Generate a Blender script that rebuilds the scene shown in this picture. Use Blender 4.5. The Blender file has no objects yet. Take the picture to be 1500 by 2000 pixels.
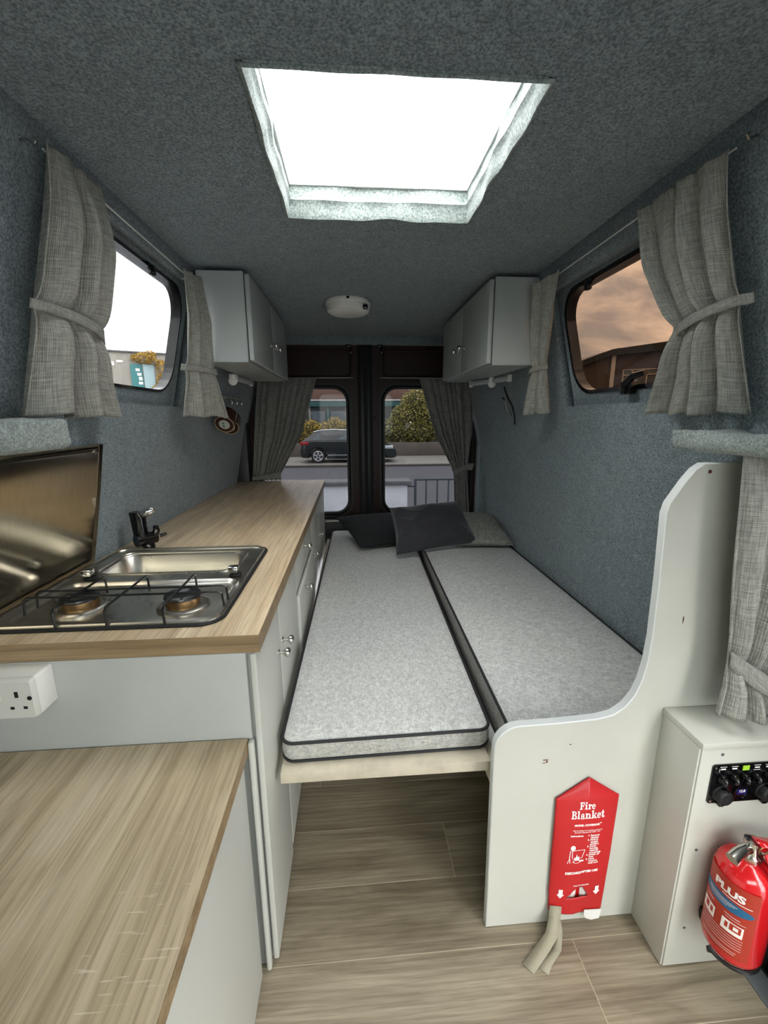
import bpy, bmesh, math, random
from mathutils import Vector, Matrix
from math import sin, cos, pi, radians as R, sqrt, atan2
random.seed(7)
sc = bpy.context.scene
COL = sc.collection

# ---------------------------------------------------------------- camera
YA, PI_, RO, F = R(4.2388), R(-12.5628), R(.24665), 827.76
cam = bpy.data.cameras.new('camera'); co = bpy.data.objects.new('camera', cam); COL.objects.link(co)
cam.sensor_fit = 'VERTICAL'; cam.sensor_height = 24; cam.lens = 24 * F / 2000
cam.clip_start = .02; cam.clip_end = 500
rv = Vector((cos(YA), -sin(YA), 0)); hf = Vector((sin(YA), cos(YA), 0)); zz = Vector((0, 0, 1))
fw = cos(PI_) * hf + sin(PI_) * zz; uv_ = -sin(PI_) * hf + cos(PI_) * zz
cx = cos(RO) * rv - sin(RO) * uv_; cy = sin(RO) * rv + cos(RO) * uv_
m = Matrix((cx, cy, -fw)).transposed().to_4x4(); m.translation = (0, 0, 1.30)
co.matrix_world = m
sc.camera = co

# ---------------------------------------------------------------- exposure and sky
sc.view_settings.view_transform = 'Standard'
sc.view_settings.look = 'None'
sc.view_settings.exposure = -0.18
sc.view_settings.gamma = 1.0
sc.view_settings.use_curve_mapping = False
sc.cycles.max_bounces = 12
sc.cycles.diffuse_bounces = 8
sc.cycles.transparent_max_bounces = 16
sc.cycles.sample_clamp_indirect = 6
SKY = 9.0

def S(h):
    h = h.lstrip('#'); o = []
    for i in (0, 2, 4):
        c = int(h[i:i+2], 16) / 255
        o.append(c / 12.92 if c <= .04045 else ((c + .055) / 1.055) ** 2.4)
    return (*o, 1)

def world():
    w = bpy.data.worlds.new('overcast_sky'); sc.world = w; w.use_nodes = True
    nt = w.node_tree; N = nt.nodes; L = nt.links; N.clear()
    out = N.new('ShaderNodeOutputWorld'); bg = N.new('ShaderNodeBackground'); L.new(bg.outputs[0], out.inputs[0])
    tc = N.new('ShaderNodeTexCoord')
    mp = N.new('ShaderNodeMapping'); mp.inputs['Scale'].default_value = (1, 1, 3.2); L.new(tc.outputs['Generated'], mp.inputs[0])
    n1 = N.new('ShaderNodeTexNoise'); n1.inputs['Scale'].default_value = 2.6; n1.inputs['Detail'].default_value = 7; n1.inputs['Roughness'].default_value = .58
    n1.inputs['Distortion'].default_value = .4
    L.new(mp.outputs[0], n1.inputs['Vector'])
    cr = N.new('ShaderNodeValToRGB'); e = cr.color_ramp.elements
    e[0].position = .38; e[0].color = (.34, .38, .44, 1); e[1].position = .575; e[1].color = (1, .99, .96, 1)
    el = cr.color_ramp.elements.new(.47); el.color = (.62, .63, .64, 1)
    L.new(n1.outputs['Fac'], cr.inputs[0])
    sp = N.new('ShaderNodeSeparateXYZ'); L.new(tc.outputs['Generated'], sp.inputs[0])
    mr = N.new('ShaderNodeMapRange'); mr.inputs[1].default_value = 0; mr.inputs[2].default_value = 1
    mr.inputs[3].default_value = SKY; mr.inputs[4].default_value = SKY * 3.0       # overcast skies are brighter overhead
    L.new(sp.outputs['Z'], mr.inputs[0])
    L.new(cr.outputs[0], bg.inputs['Color']); L.new(mr.outputs[0], bg.inputs['Strength'])
world()

# ---------------------------------------------------------------- materials
class NT:
    def __init__(s, name):
        s.m = bpy.data.materials.new(name); s.m.use_nodes = True
        s.t = s.m.node_tree; s.p = s.t.nodes['Principled BSDF']; s.out = s.t.nodes['Material Output']
    def n(s, typ, **k):
        o = s.t.nodes.new('ShaderNode' + typ)
        for a, v in k.items():
            if a[0] == '_': setattr(o, a[1:], v)
            else: o.inputs[a.replace('__', ' ')].default_value = v
        return o
    def l(s, a, b): s.t.links.new(a, b)
    def coord(s, which='Object', scale=(1, 1, 1)):
        tc = s.n('TexCoord'); mp = s.n('Mapping'); mp.inputs['Scale'].default_value = scale
        s.l(tc.outputs[which], mp.inputs[0]); return mp.outputs[0]
    def noise(s, vec, scale, detail=3, rough=.5, dist=0.):
        o = s.n('TexNoise'); o.inputs['Scale'].default_value = scale; o.inputs['Detail'].default_value = detail
        o.inputs['Roughness'].default_value = rough; o.inputs['Distortion'].default_value = dist
        s.l(vec, o.inputs['Vector']); return o.outputs['Fac']
    def ramp(s, fac, *stops):
        o = s.n('ValToRGB'); e = o.color_ramp.elements
        e[0].position, e[0].color = stops[0]; e[1].position, e[1].color = stops[-1]
        for p, c in stops[1:-1]:
            x = e.new(p); x.color = c
        s.l(fac, o.inputs[0]); return o.outputs[0]
    def mix(s, a, b, fac, mode='MIX'):
        o = s.n('Mix', _data_type='RGBA', _blend_type=mode)
        for sock, v in ((o.inputs[6], a), (o.inputs[7], b), (o.inputs[0], fac)):
            if hasattr(v, 'is_linked'): s.l(v, sock)
            else: sock.default_value = v
        return o.outputs[2]
    def bump(s, h, strength, dist=.002):
        o = s.n('Bump'); o.inputs['Strength'].default_value = strength; o.inputs['Distance'].default_value = dist
        s.l(h, o.inputs['Height']); s.l(o.outputs[0], s.p.inputs['Normal'])
    def base(s, c): s.l(c, s.p.inputs['Base Color'])

def mul(c, k): return (c[0]*k, c[1]*k, c[2]*k, 1)

def pm(name, col, rough=.5, metal=0., var=.08, scale=14, bump=0., bscale=160, coat=0., dirt=None, spec=None):
    t = NT(name); c = S(col) if isinstance(col, str) else col
    v = t.coord('Object'); f = t.noise(v, scale, 4, .6)
    t.base(t.ramp(f, (.3, mul(c, 1 - var)), (.7, mul(c, 1 + var))))
    rr = t.n('MapRange'); rr.inputs[3].default_value = max(.02, rough * .85); rr.inputs[4].default_value = min(1, rough * 1.15)
    t.l(f, rr.inputs[0]); t.l(rr.outputs[0], t.p.inputs['Roughness'])
    t.p.inputs['Metallic'].default_value = metal; t.p.inputs['Coat Weight'].default_value = coat
    if spec is not None: t.p.inputs['Specular IOR Level'].default_value = spec
    if bump: t.bump(t.noise(v, bscale, 3), bump, .002 if bump < 1 else .006)
    return t.m

def felt(name, dark, light):
    t = NT(name); v = t.coord('Object')
    f1 = t.noise(v, 210, 4, .7); f2 = t.noise(v, 34, 3, .6); f3 = t.noise(v, 3, 2)
    c = t.ramp(f1, (.37, S(dark)), (.63, S(light)))
    c2 = t.ramp(f2, (.35, (.88, .88, .88, 1)), (.65, (1.06, 1.06, 1.06, 1)))
    c3 = t.ramp(f3, (.35, (.92, .92, .93, 1)), (.65, (1.04, 1.04, 1.04, 1)))
    t.base(t.mix(t.mix(c, c2, 1., 'MULTIPLY'), c3, 1., 'MULTIPLY'))
    t.p.inputs['Roughness'].default_value = 1; t.p.inputs['Specular IOR Level'].default_value = .1
    t.p.inputs['Sheen Weight'].default_value = .25
    t.bump(f1, .7, .004); return t.m

def oak(name, axis, c0, c1, c2, rough=.45, marks=True, tint=.25, rnd=False):
    """light laminate with long grain along axis and pale saw marks across it"""
    t = NT(name)
    def vec(a, b, c): # a along grain
        s = [b, b, c]; s['xyz'.index(axis)] = a
        if not rnd: return t.coord('Object', tuple(s))
        tc = t.n('TexCoord'); oi = t.n('ObjectInfo'); mp = t.n('Mapping'); mp.inputs['Scale'].default_value = tuple(s)
        sc_ = t.n('VectorMath', _operation='SCALE'); cb = t.n('CombineXYZ')
        t.l(oi.outputs['Random'], cb.inputs[0]); t.l(oi.outputs['Random'], cb.inputs[1]); t.l(cb.outputs[0], sc_.inputs[0]); sc_.inputs['Scale'].default_value = 13.
        ad = t.n('VectorMath', _operation='ADD'); t.l(tc.outputs['Object'], ad.inputs[0]); t.l(sc_.outputs[0], ad.inputs[1])
        t.l(ad.outputs[0], mp.inputs[0]); return mp.outputs[0]
    big = t.noise(vec(1.3, 9, 9), 1.6, 4, .6, 1.2)
    fine = t.noise(vec(5, 190, 190), 1.0, 4, .65, .15)
    mid = t.noise(vec(2.2, 45, 45), 1.0, 4, .6, .5)
    c = t.ramp(big, (.32, S(c0)), (.5, S(c1)), (.68, S(c2)))
    c = t.mix(c, t.ramp(mid, (.35, (.74, .72, .70, 1)), (.6, (1.06, 1.06, 1.06, 1))), .6, 'MULTIPLY')
    c = t.mix(c, t.ramp(fine, (.36, (.55, .52, .48, 1)), (.55, (1.05, 1.05, 1.05, 1))), .55, 'MULTIPLY')
    if rnd:
        wv = t.n('TexWave', _wave_type='BANDS', _bands_direction='Y'); wv.inputs['Scale'].default_value = 2.2; wv.inputs['Distortion'].default_value = 7.; wv.inputs['Detail'].default_value = 2.; wv.inputs['Detail Scale'].default_value = .7
        t.l(vec(1.6, 9, 9), wv.inputs['Vector'])
        c = t.mix(c, t.ramp(wv.outputs['Fac'], (.1, (.80, .78, .75, 1)), (.6, (1.04, 1.04, 1.04, 1))), .55, 'MULTIPLY')
    if marks:
        cut = t.noise(vec(260, 22, 22), 1.0, 2, .4); area = t.noise(vec(4, 7, 7), 1.0, 2, .5)
        mm = t.n('Math', _operation='MULTIPLY')
        a = t.ramp(cut, (.66, (0, 0, 0, 1)), (.72, (1, 1, 1, 1))); b = t.ramp(area, (.55, (0, 0, 0, 1)), (.62, (1, 1, 1, 1)))
        t.l(a, mm.inputs[0]); t.l(b, mm.inputs[1])
        m2 = t.n('Math', _operation='MULTIPLY'); t.l(mm.outputs[0], m2.inputs[0]); m2.inputs[1].default_value = .45
        c = t.mix(c, S('#e6dcc4'), m2.outputs[0])
    t.base(c); t.p.inputs['Roughness'].default_value = rough
    t.bump(fine, .12, .001); return t.m

def linen(name, dark, light, scale=1., bump=.8):
    t = NT(name); u = t.coord('UV', (scale, scale, scale))
    def nz(a, b, d=2): return t.noise(t.coord('UV', (a*scale, b*scale, 1)), 1, d, .55)
    weft = nz(26, 420); warp = nz(420, 26); slub = nz(18, 260); slub2 = nz(260, 18)
    w1 = t.n('TexWave', _wave_type='BANDS', _bands_direction='X'); w1.inputs['Scale'].default_value = 95 * scale
    w2 = t.n('TexWave', _wave_type='BANDS', _bands_direction='Y'); w2.inputs['Scale'].default_value = 95 * scale
    uu = t.coord('UV'); t.l(uu, w1.inputs['Vector']); t.l(uu, w2.inputs['Vector'])
    a = t.n('Math', _operation='ADD'); t.l(weft, a.inputs[0]); t.l(warp, a.inputs[1])
    b = t.n('Math', _operation='ADD'); t.l(slub, b.inputs[0]); t.l(slub2, b.inputs[1])
    k = t.n('Math', _operation='ADD'); t.l(a.outputs[0], k.inputs[0]); t.l(b.outputs[0], k.inputs[1])
    h = t.n('Math', _operation='MULTIPLY'); t.l(k.outputs[0], h.inputs[0]); h.inputs[1].default_value = .25
    c = t.ramp(h.outputs[0], (.42, S(dark)), (.58, S(light)))
    wv = t.n('Math', _operation='MULTIPLY'); t.l(w1.outputs['Fac'], wv.inputs[0]); t.l(w2.outputs['Fac'], wv.inputs[1])
    c = t.mix(c, t.ramp(wv.outputs[0], (0., (.8, .8, .8, 1)), (.5, (1.06, 1.06, 1.06, 1))), .7, 'MULTIPLY')
    t.base(c); t.p.inputs['Roughness'].default_value = .95; t.p.inputs['Specular IOR Level'].default_value = .1
    hb = t.n('Math', _operation='ADD'); t.l(wv.outputs[0], hb.inputs[0]); t.l(h.outputs[0], hb.inputs[1])
    t.bump(hb.outputs[0], bump, .0016)
    # cloth lets a little daylight through
    tr = t.n('BsdfTranslucent'); t.l(c, tr.inputs[0]); ms = t.n('MixShader'); ms.inputs[0].default_value = .09
    t.l(t.p.outputs[0], ms.inputs[1]); t.l(tr.outputs[0], ms.inputs[2]); t.l(ms.outputs[0], t.out.inputs[0])
    return t.m

def heather(name, dark, light):
    t = NT(name)
    a = t.noise(t.coord('Object', (330, 70, 330)), 1, 3, .6); b = t.noise(t.coord('Object', (90, 330, 200)), 1, 3, .6)
    g = t.noise(t.coord('Object'), 60, 3, .6)
    k = t.n('Math', _operation='ADD'); t.l(a, k.inputs[0]); t.l(b, k.inputs[1])
    h = t.n('Math', _operation='MULTIPLY'); t.l(k.outputs[0], h.inputs[0]); h.inputs[1].default_value = .5
    c = t.ramp(h.outputs[0], (.36, S(dark)), (.62, S(light)))
    c = t.mix(c, t.ramp(g, (.35, (.86, .86, .86, 1)), (.65, (1.05, 1.05, 1.05, 1))), 1., 'MULTIPLY')
    t.base(c); t.p.inputs['Roughness'].default_value = .95; t.p.inputs['Specular IOR Level'].default_value = .1
    t.bump(h.outputs[0], .5, .0015); return t.m

def glass(name, tint, gloss=.03):
    t = NT(name)
    tr = t.n('BsdfTransparent'); tr.inputs[0].default_value = (*[c ** .5 for c in tint], 1)      # a pane has two faces
    gl = t.n('BsdfGlossy'); gl.inputs['Roughness'].default_value = .02
    lw = t.n('LayerWeight'); lw.inputs[0].default_value = .5
    pw = t.n('Math', _operation='POWER'); pw.inputs[1].default_value = 5; t.l(lw.outputs['Facing'], pw.inputs[0])
    f = t.noise(t.coord('Object'), 9, 3); rr = t.n('MapRange'); rr.inputs[3].default_value = .01; rr.inputs[4].default_value = .05
    t.l(f, rr.inputs[0]); t.l(rr.outputs[0], gl.inputs['Roughness'])
    mr = t.n('Math', _operation='MULTIPLY_ADD'); mr.inputs[2].default_value = gloss; t.l(pw.outputs[0], mr.inputs[0]); mr.inputs[1].default_value = .9
    ms = t.n('MixShader'); t.l(mr.outputs[0], ms.inputs[0]); t.l(tr.outputs[0], ms.inputs[1]); t.l(gl.outputs[0], ms.inputs[2])
    t.l(ms.outputs[0], t.out.inputs[0]); return t.m

def foliage(name, *cols):
    t = NT(name); v = t.coord('Object'); f = t.noise(v, 9, 3, .7)
    n = len(cols); t.base(t.ramp(f, *[(.3 + .4 * i / (n - 1), S(c)) for i, c in enumerate(cols)]))
    t.p.inputs['Roughness'].default_value = .7; return t.m

def brushed(name, col, rough, axis='x'):
    t = NT(name); s = (3, 160, 160) if axis == 'x' else (160, 160, 3)
    f = t.noise(t.coord('Object', s), 1, 4, .6); g = t.noise(t.coord('Object'), 6, 4)
    t.base(t.ramp(f, (.3, mul(S(col), .9)), (.7, mul(S(col), 1.06))))
    rr = t.n('MapRange'); rr.inputs[3].default_value = rough * .7; rr.inputs[4].default_value = rough * 1.5
    t.l(g, rr.inputs[0]); t.l(rr.outputs[0], t.p.inputs['Roughness'])
    t.p.inputs['Metallic'].default_value = 1; return t.m

M = {}
M['felt'] = felt('grey_blue_felt', '#4f5c61', '#929fa3')
M['felt_shelf'] = felt('pale_grey_felt', '#6f7a78', '#a9b2ac')
M['oak'] = oak('oak_laminate', 'y', '#bda687', '#cfb999', '#dac8aa', .3)
M['oak_low'] = oak('oak_laminate_greyed', 'y', '#a8977a', '#b9a88b', '#c6b79c')
M['oak_edge'] = oak('oak_edging', 'x', '#7f6b4e', '#8b7557', '#9a8465', marks=False)
M['floor'] = oak('vinyl_oak_plank', 'x', '#7a6f5c', '#8c816d', '#9c917c', rough=.42, marks=False, rnd=True)
M['floor_joint'] = pm('plank_joint', '#c9bda2', .6)
M['paint'] = pm('pale_grey_paint', '#bfbfb5', .42, var=.04, scale=5, bump=.06, bscale=90)
M['paint_over'] = pm('cool_grey_dimmed_paint', '#a0a5a3', .4, var=.03, scale=5, bump=.05, bscale=90)  # cooler grey, with the dimness of the van's rear darkened into it
M['paint_cab'] = pm('warm_grey_cabinet_paint', '#b7b8b0', .38, var=.03, scale=4, bump=.05, bscale=120)
M['paint_edge'] = pm('white_painted_edge', '#d6d9d6', .4, var=.04)
M['panel_back'] = pm('grey_painted_panel', '#a9aba6', .5, var=.05, scale=6, bump=.05)
M['raw_ply'] = pm('bare_plywood', '#bcb39f', .75, var=.16, scale=18, bump=.3, bscale=60)
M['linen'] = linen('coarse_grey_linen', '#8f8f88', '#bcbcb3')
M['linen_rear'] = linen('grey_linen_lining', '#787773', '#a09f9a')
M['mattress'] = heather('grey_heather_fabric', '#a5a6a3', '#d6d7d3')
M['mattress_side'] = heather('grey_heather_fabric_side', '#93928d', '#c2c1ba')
M['piping'] = pm('black_piping', '#1b1b1e', .7)
M['velvet'] = pm('charcoal_velvet', '#2b2b30', .8, var=.3, scale=20)
M['velvet'].node_tree.nodes['Principled BSDF'].inputs['Sheen Weight'].default_value = .3
M['boucle'] = pm('black_boucle', '#1b1d1f', .95, var=.6, scale=90, bump=1., bscale=110)
M['fleece'] = pm('grey_fleece', '#85877e', 1., var=.4, scale=75, bump=1., bscale=90)
M['steel'] = brushed('brushed_stainless', '#cfcbc2', .27)
M['steel_sheet'] = brushed('polished_steel_sheet', '#b2a894', .13, 'z')
M['chrome'] = pm('chrome', '#dedede', .1, 1., var=.03)
M['satin_nickel'] = pm('satin_nickel', '#c9c7c0', .2, 1., var=.04)
M['black_gloss'] = pm('black_gloss_plastic', '#08080a', .18, var=.2)
M['black_matt'] = pm('black_rubber', '#0b0c0d', .6, var=.2)
M['black_iron'] = pm('black_enamel_wire', '#141414', .35, var=.2)
M['copper'] = pm('heat_tinted_brass', '#8f7452', .38, 1., var=.15)
M['burner_cap'] = pm('burner_cap_enamel', '#1c1e20', .3, var=.2)
M['white_plastic'] = pm('white_plastic', '#d8d8d2', .35, var=.02)
M['socket_face'] = pm('socket_face_plastic', '#c2c2ba', .4, var=.02)
M['grey_plastic'] = pm('clear_grey_plastic', '#a4a9a8', .3, var=.05)
M['black_hole'] = pm('slot_black', '#030303', .9)
M['door_metal'] = pm('dark_brown_van_paint', '#2b1c18', .42, var=.15, scale=5, coat=.0, spec=.18)
M['pillar'] = pm('black_van_paint', '#090a0c', .5, var=.2)
M['seal'] = pm('black_door_seal', '#060707', .55)
M['glass_clear'] = glass('dimmed_side_glass', (.30, .305, .30))  # clear pane, darkened so the daylight outside does not blow out
M['glass_brown'] = glass('brown_tinted_glass', (.098, .062, .040))
M['glass_rear'] = glass('grey_dimming_glass', (.098, .098, .102), .012)  # grey tint added to dim the daylit street behind the van
M['glass_front'] = glass('windscreen_glass', (.8, .84, .82))
M['glass_roof'] = glass('clear_acrylic', (.92, .93, .93))
M['red_vinyl'] = pm('red_vinyl_pouch', '#ba1a1f', .4, var=.05, scale=8)
M['red_paint'] = pm('red_gloss_paint', '#c81a1f', .16, var=.04, coat=.5)
M['red_label'] = pm('red_label_film', '#a9301f', .4, var=.05)
M['white_print'] = pm('white_print', '#eee8e2', .6, var=.01)
M['blue_print'] = pm('blue_print', '#1d5f86', .5, var=.04)
M['tape'] = pm('beige_webbing', '#9b9580', .85, var=.08, bump=.5, bscale=300)
M['white_cloth'] = pm('white_glass_cloth', '#dddcd6', .8, var=.06)
M['green_led'] = pm('green_lit_label', '#a6d639', .5)
M['blue_display'] = pm('blue_display', '#1b1d5c', .3)
M['alu'] = pm('grey_aluminium', '#83878a', .35, .6, var=.06)
M['step_black'] = pm('black_step_plastic', '#101112', .6, var=.2)
M['mug'] = pm('brown_glazed_mug', '#3d241a', .25, var=.15)
M['mug_rim'] = pm('pale_mug_foot', '#a08e76', .5, var=.1)
M['mug_disc'] = pm('white_mug_base', '#b9bcb4', .5, var=.05)
M['mug_green'] = pm('green_print', '#2f6a3f', .5)
M['tarmac'] = pm('road_tarmac', '#45454a', .9, var=.12, scale=2.5, bump=.3, bscale=60)
M['paving'] = pm('pavement_concrete', '#77746e', .9, var=.12, scale=2)
M['yard'] = pm('yard_concrete', '#6c6c6f', .9, var=.12, scale=3)
M['kerb'] = pm('kerb_stone', '#3e3b37', .9, var=.2)
M['render_white'] = pm('white_render', '#c2c6cc', .9, var=.08, scale=4, bump=.3, bscale=40)
M['coping'] = pm('weathered_coping', '#5c5d60', .9, var=.25, scale=6)
M['concrete_wall'] = pm('grey_brown_concrete', '#5d5650', .95, var=.15, scale=1.5)
M['gate'] = pm('grey_galvanised_steel', '#39414a', .5, .3, var=.1)
M['car'] = pm('dark_green_black_car_paint', '#0b1414', .18, var=.1, coat=.6)
M['car_glass'] = pm('car_window', '#4d5960', .1, var=.25, scale=2)
M['car_trim'] = pm('car_silver_trim', '#c9cdd0', .2, .8)
M['tyre'] = pm('tyre_rubber', '#0c0c0d', .8)
M['tail'] = pm('red_tail_lamp', '#8c1420', .2)
M['headlamp'] = pm('clear_headlamp', '#b9c4c8', .1, .3, var=.2)
M['hedge'] = foliage('yellow_green_leaves', '#6d6120', '#a58d2c', '#c9ab48', '#7c7a2c')
M['bush'] = foliage('mixed_shrub_leaves', '#3a3d22', '#7d7138', '#a6a24e', '#4b5430')
M['blossom'] = pm('pale_blossom', '#d9d3a8', .8)
M['hedge_core'] = pm('shaded_twigs', '#2d2912', 1., var=.3)
M['bldg_red'] = pm('brown_red_cladding', '#6f5349', .9, var=.12, scale=1)
M['bldg_dark'] = pm('dark_shopfront', '#2f3334', .6, var=.15, scale=1)
M['bldg_teal'] = pm('teal_fascia', '#2d5c5c', .5, var=.08)
M['bldg_grey'] = pm('grey_roughcast', '#8b8780', .95, var=.12, scale=5)
M['teal_door'] = pm('teal_door_paint', '#2f6f72', .5, var=.12)
M['pale_door'] = pm('pale_blue_door_paint', '#90a7ad', .5, var=.08)
M['ivy'] = foliage('autumn_ivy', '#7c5a22', '#b0862f', '#98802f', '#a05f2c')
M['bldg_brown'] = pm('brown_block', '#352c24', .95, var=.12, scale=1)
M['roof_dark'] = pm('dark_roof_edge', '#0a0a0a', .8, var=.15)
M['wire_silver'] = pm('thin_silver_wire', '#b9b9b0', .35, .8)
M['rust'] = pm('rust_brown', '#5a3122', .8, var=.2)
M['screw'] = pm('screw_head', '#b4b2aa', .25, 1.)

# ---------------------------------------------------------------- helpers
W = {}
def obj(name, bm, mat, parent=None, smooth=40, solid=0., subd=0):
    if isinstance(bm, bmesh.types.BMesh):
        me = bpy.data.meshes.new(name); bm.to_mesh(me); bm.free()
    else: me = bm
    o = bpy.data.objects.new(name, me); COL.objects.link(o)
    me.materials.clear(); me.materials.append(M[mat])
    if smooth:
        me.polygons.foreach_set('use_smooth', [True] * len(me.polygons)); me.set_sharp_from_angle(angle=R(smooth))
    if parent is not None:
        o.parent = parent; o.matrix_parent_inverse = Matrix.Translation(-W.get(parent, Vector()))
    if solid:
        md = o.modifiers.new('thickness', 'SOLIDIFY'); md.thickness = abs(solid); md.offset = 1 if solid > 0 else -1
    if subd:
        md = o.modifiers.new('smooth', 'SUBSURF'); md.levels = subd; md.render_levels = subd
    return o
def tag(o, label, cat, group=None, kind=None):
    o['label'] = label; o['category'] = cat
    if group: o['group'] = group
    if kind: o['kind'] = kind
    return o
def thing(name, label, cat, loc, group=None):
    o = bpy.data.objects.new(name, None); COL.objects.link(o); o.location = loc; o.empty_display_size = .05
    W[o] = Vector(loc); return tag(o, label, cat, group)
def struct(name, bm, mat, parent=None, label=None, **k):
    o = obj(name, bm, mat, parent, **k)
    if parent is None: o['kind'] = 'structure'
    if label: o['label'] = label
    return o
def B(): return bmesh.new()

def box(bm, x0, x1, y0, y1, z0, z1, bev=0., seg=2, mtx=None):
    r = bmesh.ops.create_cube(bm, size=1); vs = r['verts']
    for v in vs: v.co = Vector(((x0+x1)/2 + v.co.x*(x1-x0), (y0+y1)/2 + v.co.y*(y1-y0), (z0+z1)/2 + v.co.z*(z1-z0)))
    if mtx is not None:
        for v in vs: v.co = mtx @ v.co
    if bev:
        es = list({e for v in vs for e in v.link_edges})
        bmesh.ops.bevel(bm, geom=es, offset=bev, segments=seg, profile=.5, affect='EDGES')
    return bm
def Bx(*a, **k): return box(B(), *a, **k)

def frame(d):
    d = Vector(d).normalized(); a = Vector((0, 0, 1)) if abs(d.z) < .95 else Vector((1, 0, 0))
    u = d.cross(a).normalized(); return u, d.cross(u).normalized()
def ringv(bm, c, u, v, r, seg): return [bm.verts.new(c + u * (r * cos(2*pi*i/seg)) + v * (r * sin(2*pi*i/seg))) for i in range(seg)]
def bridge(bm, a, b):
    n = len(a)
    for i in range(n): bm.faces.new((a[i], a[(i+1) % n], b[(i+1) % n], b[i]))
def tube(bm, pts, r, seg=8, closed=False):
    pts = [Vector(p) for p in pts]; n = len(pts); rs = r if isinstance(r, (list, tuple)) else [r]*n
    rings = []; u = None
    for i, p in enumerate(pts):
        a = pts[(i-1) % n] if (closed or i > 0) else p; b = pts[(i+1) % n] if (closed or i < n-1) else p
        d = (b - a).normalized()
        if u is None: u, _ = frame(d)
        u = (u - d * u.dot(d)).normalized(); v = d.cross(u)
        rings.append(ringv(bm, p, u, v, rs[i], seg))
    for i in range(n - 1): bridge(bm, rings[i], rings[i+1])
    if closed: bridge(bm, rings[-1], rings[0])
    else:
        bm.faces.new(rings[0][::-1]); bm.faces.new(rings[-1])
    return bm
def lathe(bm, prof, org, axis=(0, 0, 1), seg=32):
    org = Vector(org); d = Vector(axis).normalized(); u, v = frame(d); prev = None
    for k, (r, h) in enumerate(prof):
        ring = ringv(bm, org + d*h, u, v, max(r, 1e-4), seg)
        if prev: bridge(bm, prev, ring)
        else: bm.faces.new(ring[::-1])
        prev = ring
    bm.faces.new(prev); return bm
def rrect(x0, x1, y0, y1, r, n=6):
    o = []
    for cx_, cy_, a in ((x1-r, y1-r, 0), (x0+r, y1-r, 90), (x0+r, y0+r, 180), (x1-r, y0+r, 270)):
        for i in range(n+1):
            t = R(a + 90*i/n); o.append((cx_ + r*cos(t), cy_ + r*sin(t)))
    return o
def plate(bm, outer, holes, t0, t1, mp):
    """flat plate with holes, thickness t0..t1; mp(u,v,t)->xyz"""
    loops0 = []; es = []
    for lp in [outer] + holes:
        vs = [bm.verts.new(mp(u, v, t0)) for u, v in lp]; loops0.append(vs)
        es += [bm.edges.new((vs[i], vs[(i+1) % len(vs)])) for i in range(len(vs))]
    r = bmesh.ops.triangle_fill(bm, edges=es, use_beauty=True)
    fs = [f for f in r['geom'] if isinstance(f, bmesh.types.BMFace)]
    mpv = {}
    for lp, vs in zip([outer] + holes, loops0):
        for (u, v), w in zip(lp, vs): mpv[w] = bm.verts.new(mp(u, v, t1))
    for f in fs: bm.faces.new([mpv[v] for v in reversed(f.verts)])
    for vs in loops0:
        for i in range(len(vs)):
            a, b = vs[i], vs[(i+1) % len(vs)]; bm.faces.new((a, b, mpv[b], mpv[a]))
    bmesh.ops.recalc_face_normals(bm, faces=bm.faces); return bm
def grid(bm, f, nu, nv, su=1., sv=1.):
    uvl = bm.loops.layers.uv.verify()
    vs = [[bm.verts.new(f(i/nu, j/nv)) for i in range(nu+1)] for j in range(nv+1)]
    for j in range(nv):
        for i in range(nu):
            fc = bm.faces.new((vs[j][i], vs[j][i+1], vs[j+1][i+1], vs[j+1][i]))
            for lp, (a, b) in zip(fc.loops, ((i, j), (i+1, j), (i+1, j+1), (i, j+1))): lp[uvl].uv = (a/nu*su, b/nv*sv)
    return bm
def XZ(y): return lambda u, v, t: Vector((u, y + t, v))
def XY(z): return lambda u, v, t: Vector((u, v, z + t))
def YZ(x): return lambda u, v, t: Vector((x + t, u, v))
def interp(keys, t):
    """smooth piecewise interpolation of (t, value) keys; value scalar or tuple"""
    if t <= keys[0][0]: return keys[0][1]
    for (a, p), (b, q) in zip(keys, keys[1:]):
        if t <= b:
            s = (t-a)/(b-a); s = s*s*(3-2*s)*.6 + s*.4
            return tuple(x+(y-x)*s for x, y in zip(p, q)) if isinstance(p, tuple) else p+(q-p)*s
    return keys[-1][1]
def text_mesh(body, size, bold=0., align='LEFT', spx=1.):
    cu = bpy.data.curves.new('lettering', 'FONT'); cu.body = body; cu.size = size; cu.offset = bold; cu.align_x = align
    cu.resolution_u = 3; cu.space_line = .95; cu.space_character = spx
    o = bpy.data.objects.new('lettering', cu); me = bpy.data.meshes.new_from_object(o)
    bpy.data.objects.remove(o); bpy.data.curves.remove(cu); return me
def put_text(name, body, size, mp, mat, parent, bold=0., align='LEFT', xs=1., **k):
    me = text_mesh(body, size, bold, align)
    for v in me.vertices: v.co = mp(v.co.x*xs, v.co.y, 0)
    return obj(name, me, mat, parent, smooth=0)

# walls lean inwards towards the roof
WL = [(-.05, -.80), (.60, -.80), (.876, -.785), (1.23, -.71), (1.85, -.555)]
WR = [(-.05, .955), (.60, .945), (.876, .935), (1.23, .872), (1.85, .713)]
def lin(k, z):
    for (a, p), (b, q) in zip(k, k[1:]):
        if z <= b: return p + (q-p)*(z-a)/(b-a)
    return k[-1][1]
def xl(z): return lin(WL, z)
def xr(z): return lin(WR, z)
CEIL = 1.83; REAR = 3.02

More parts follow.
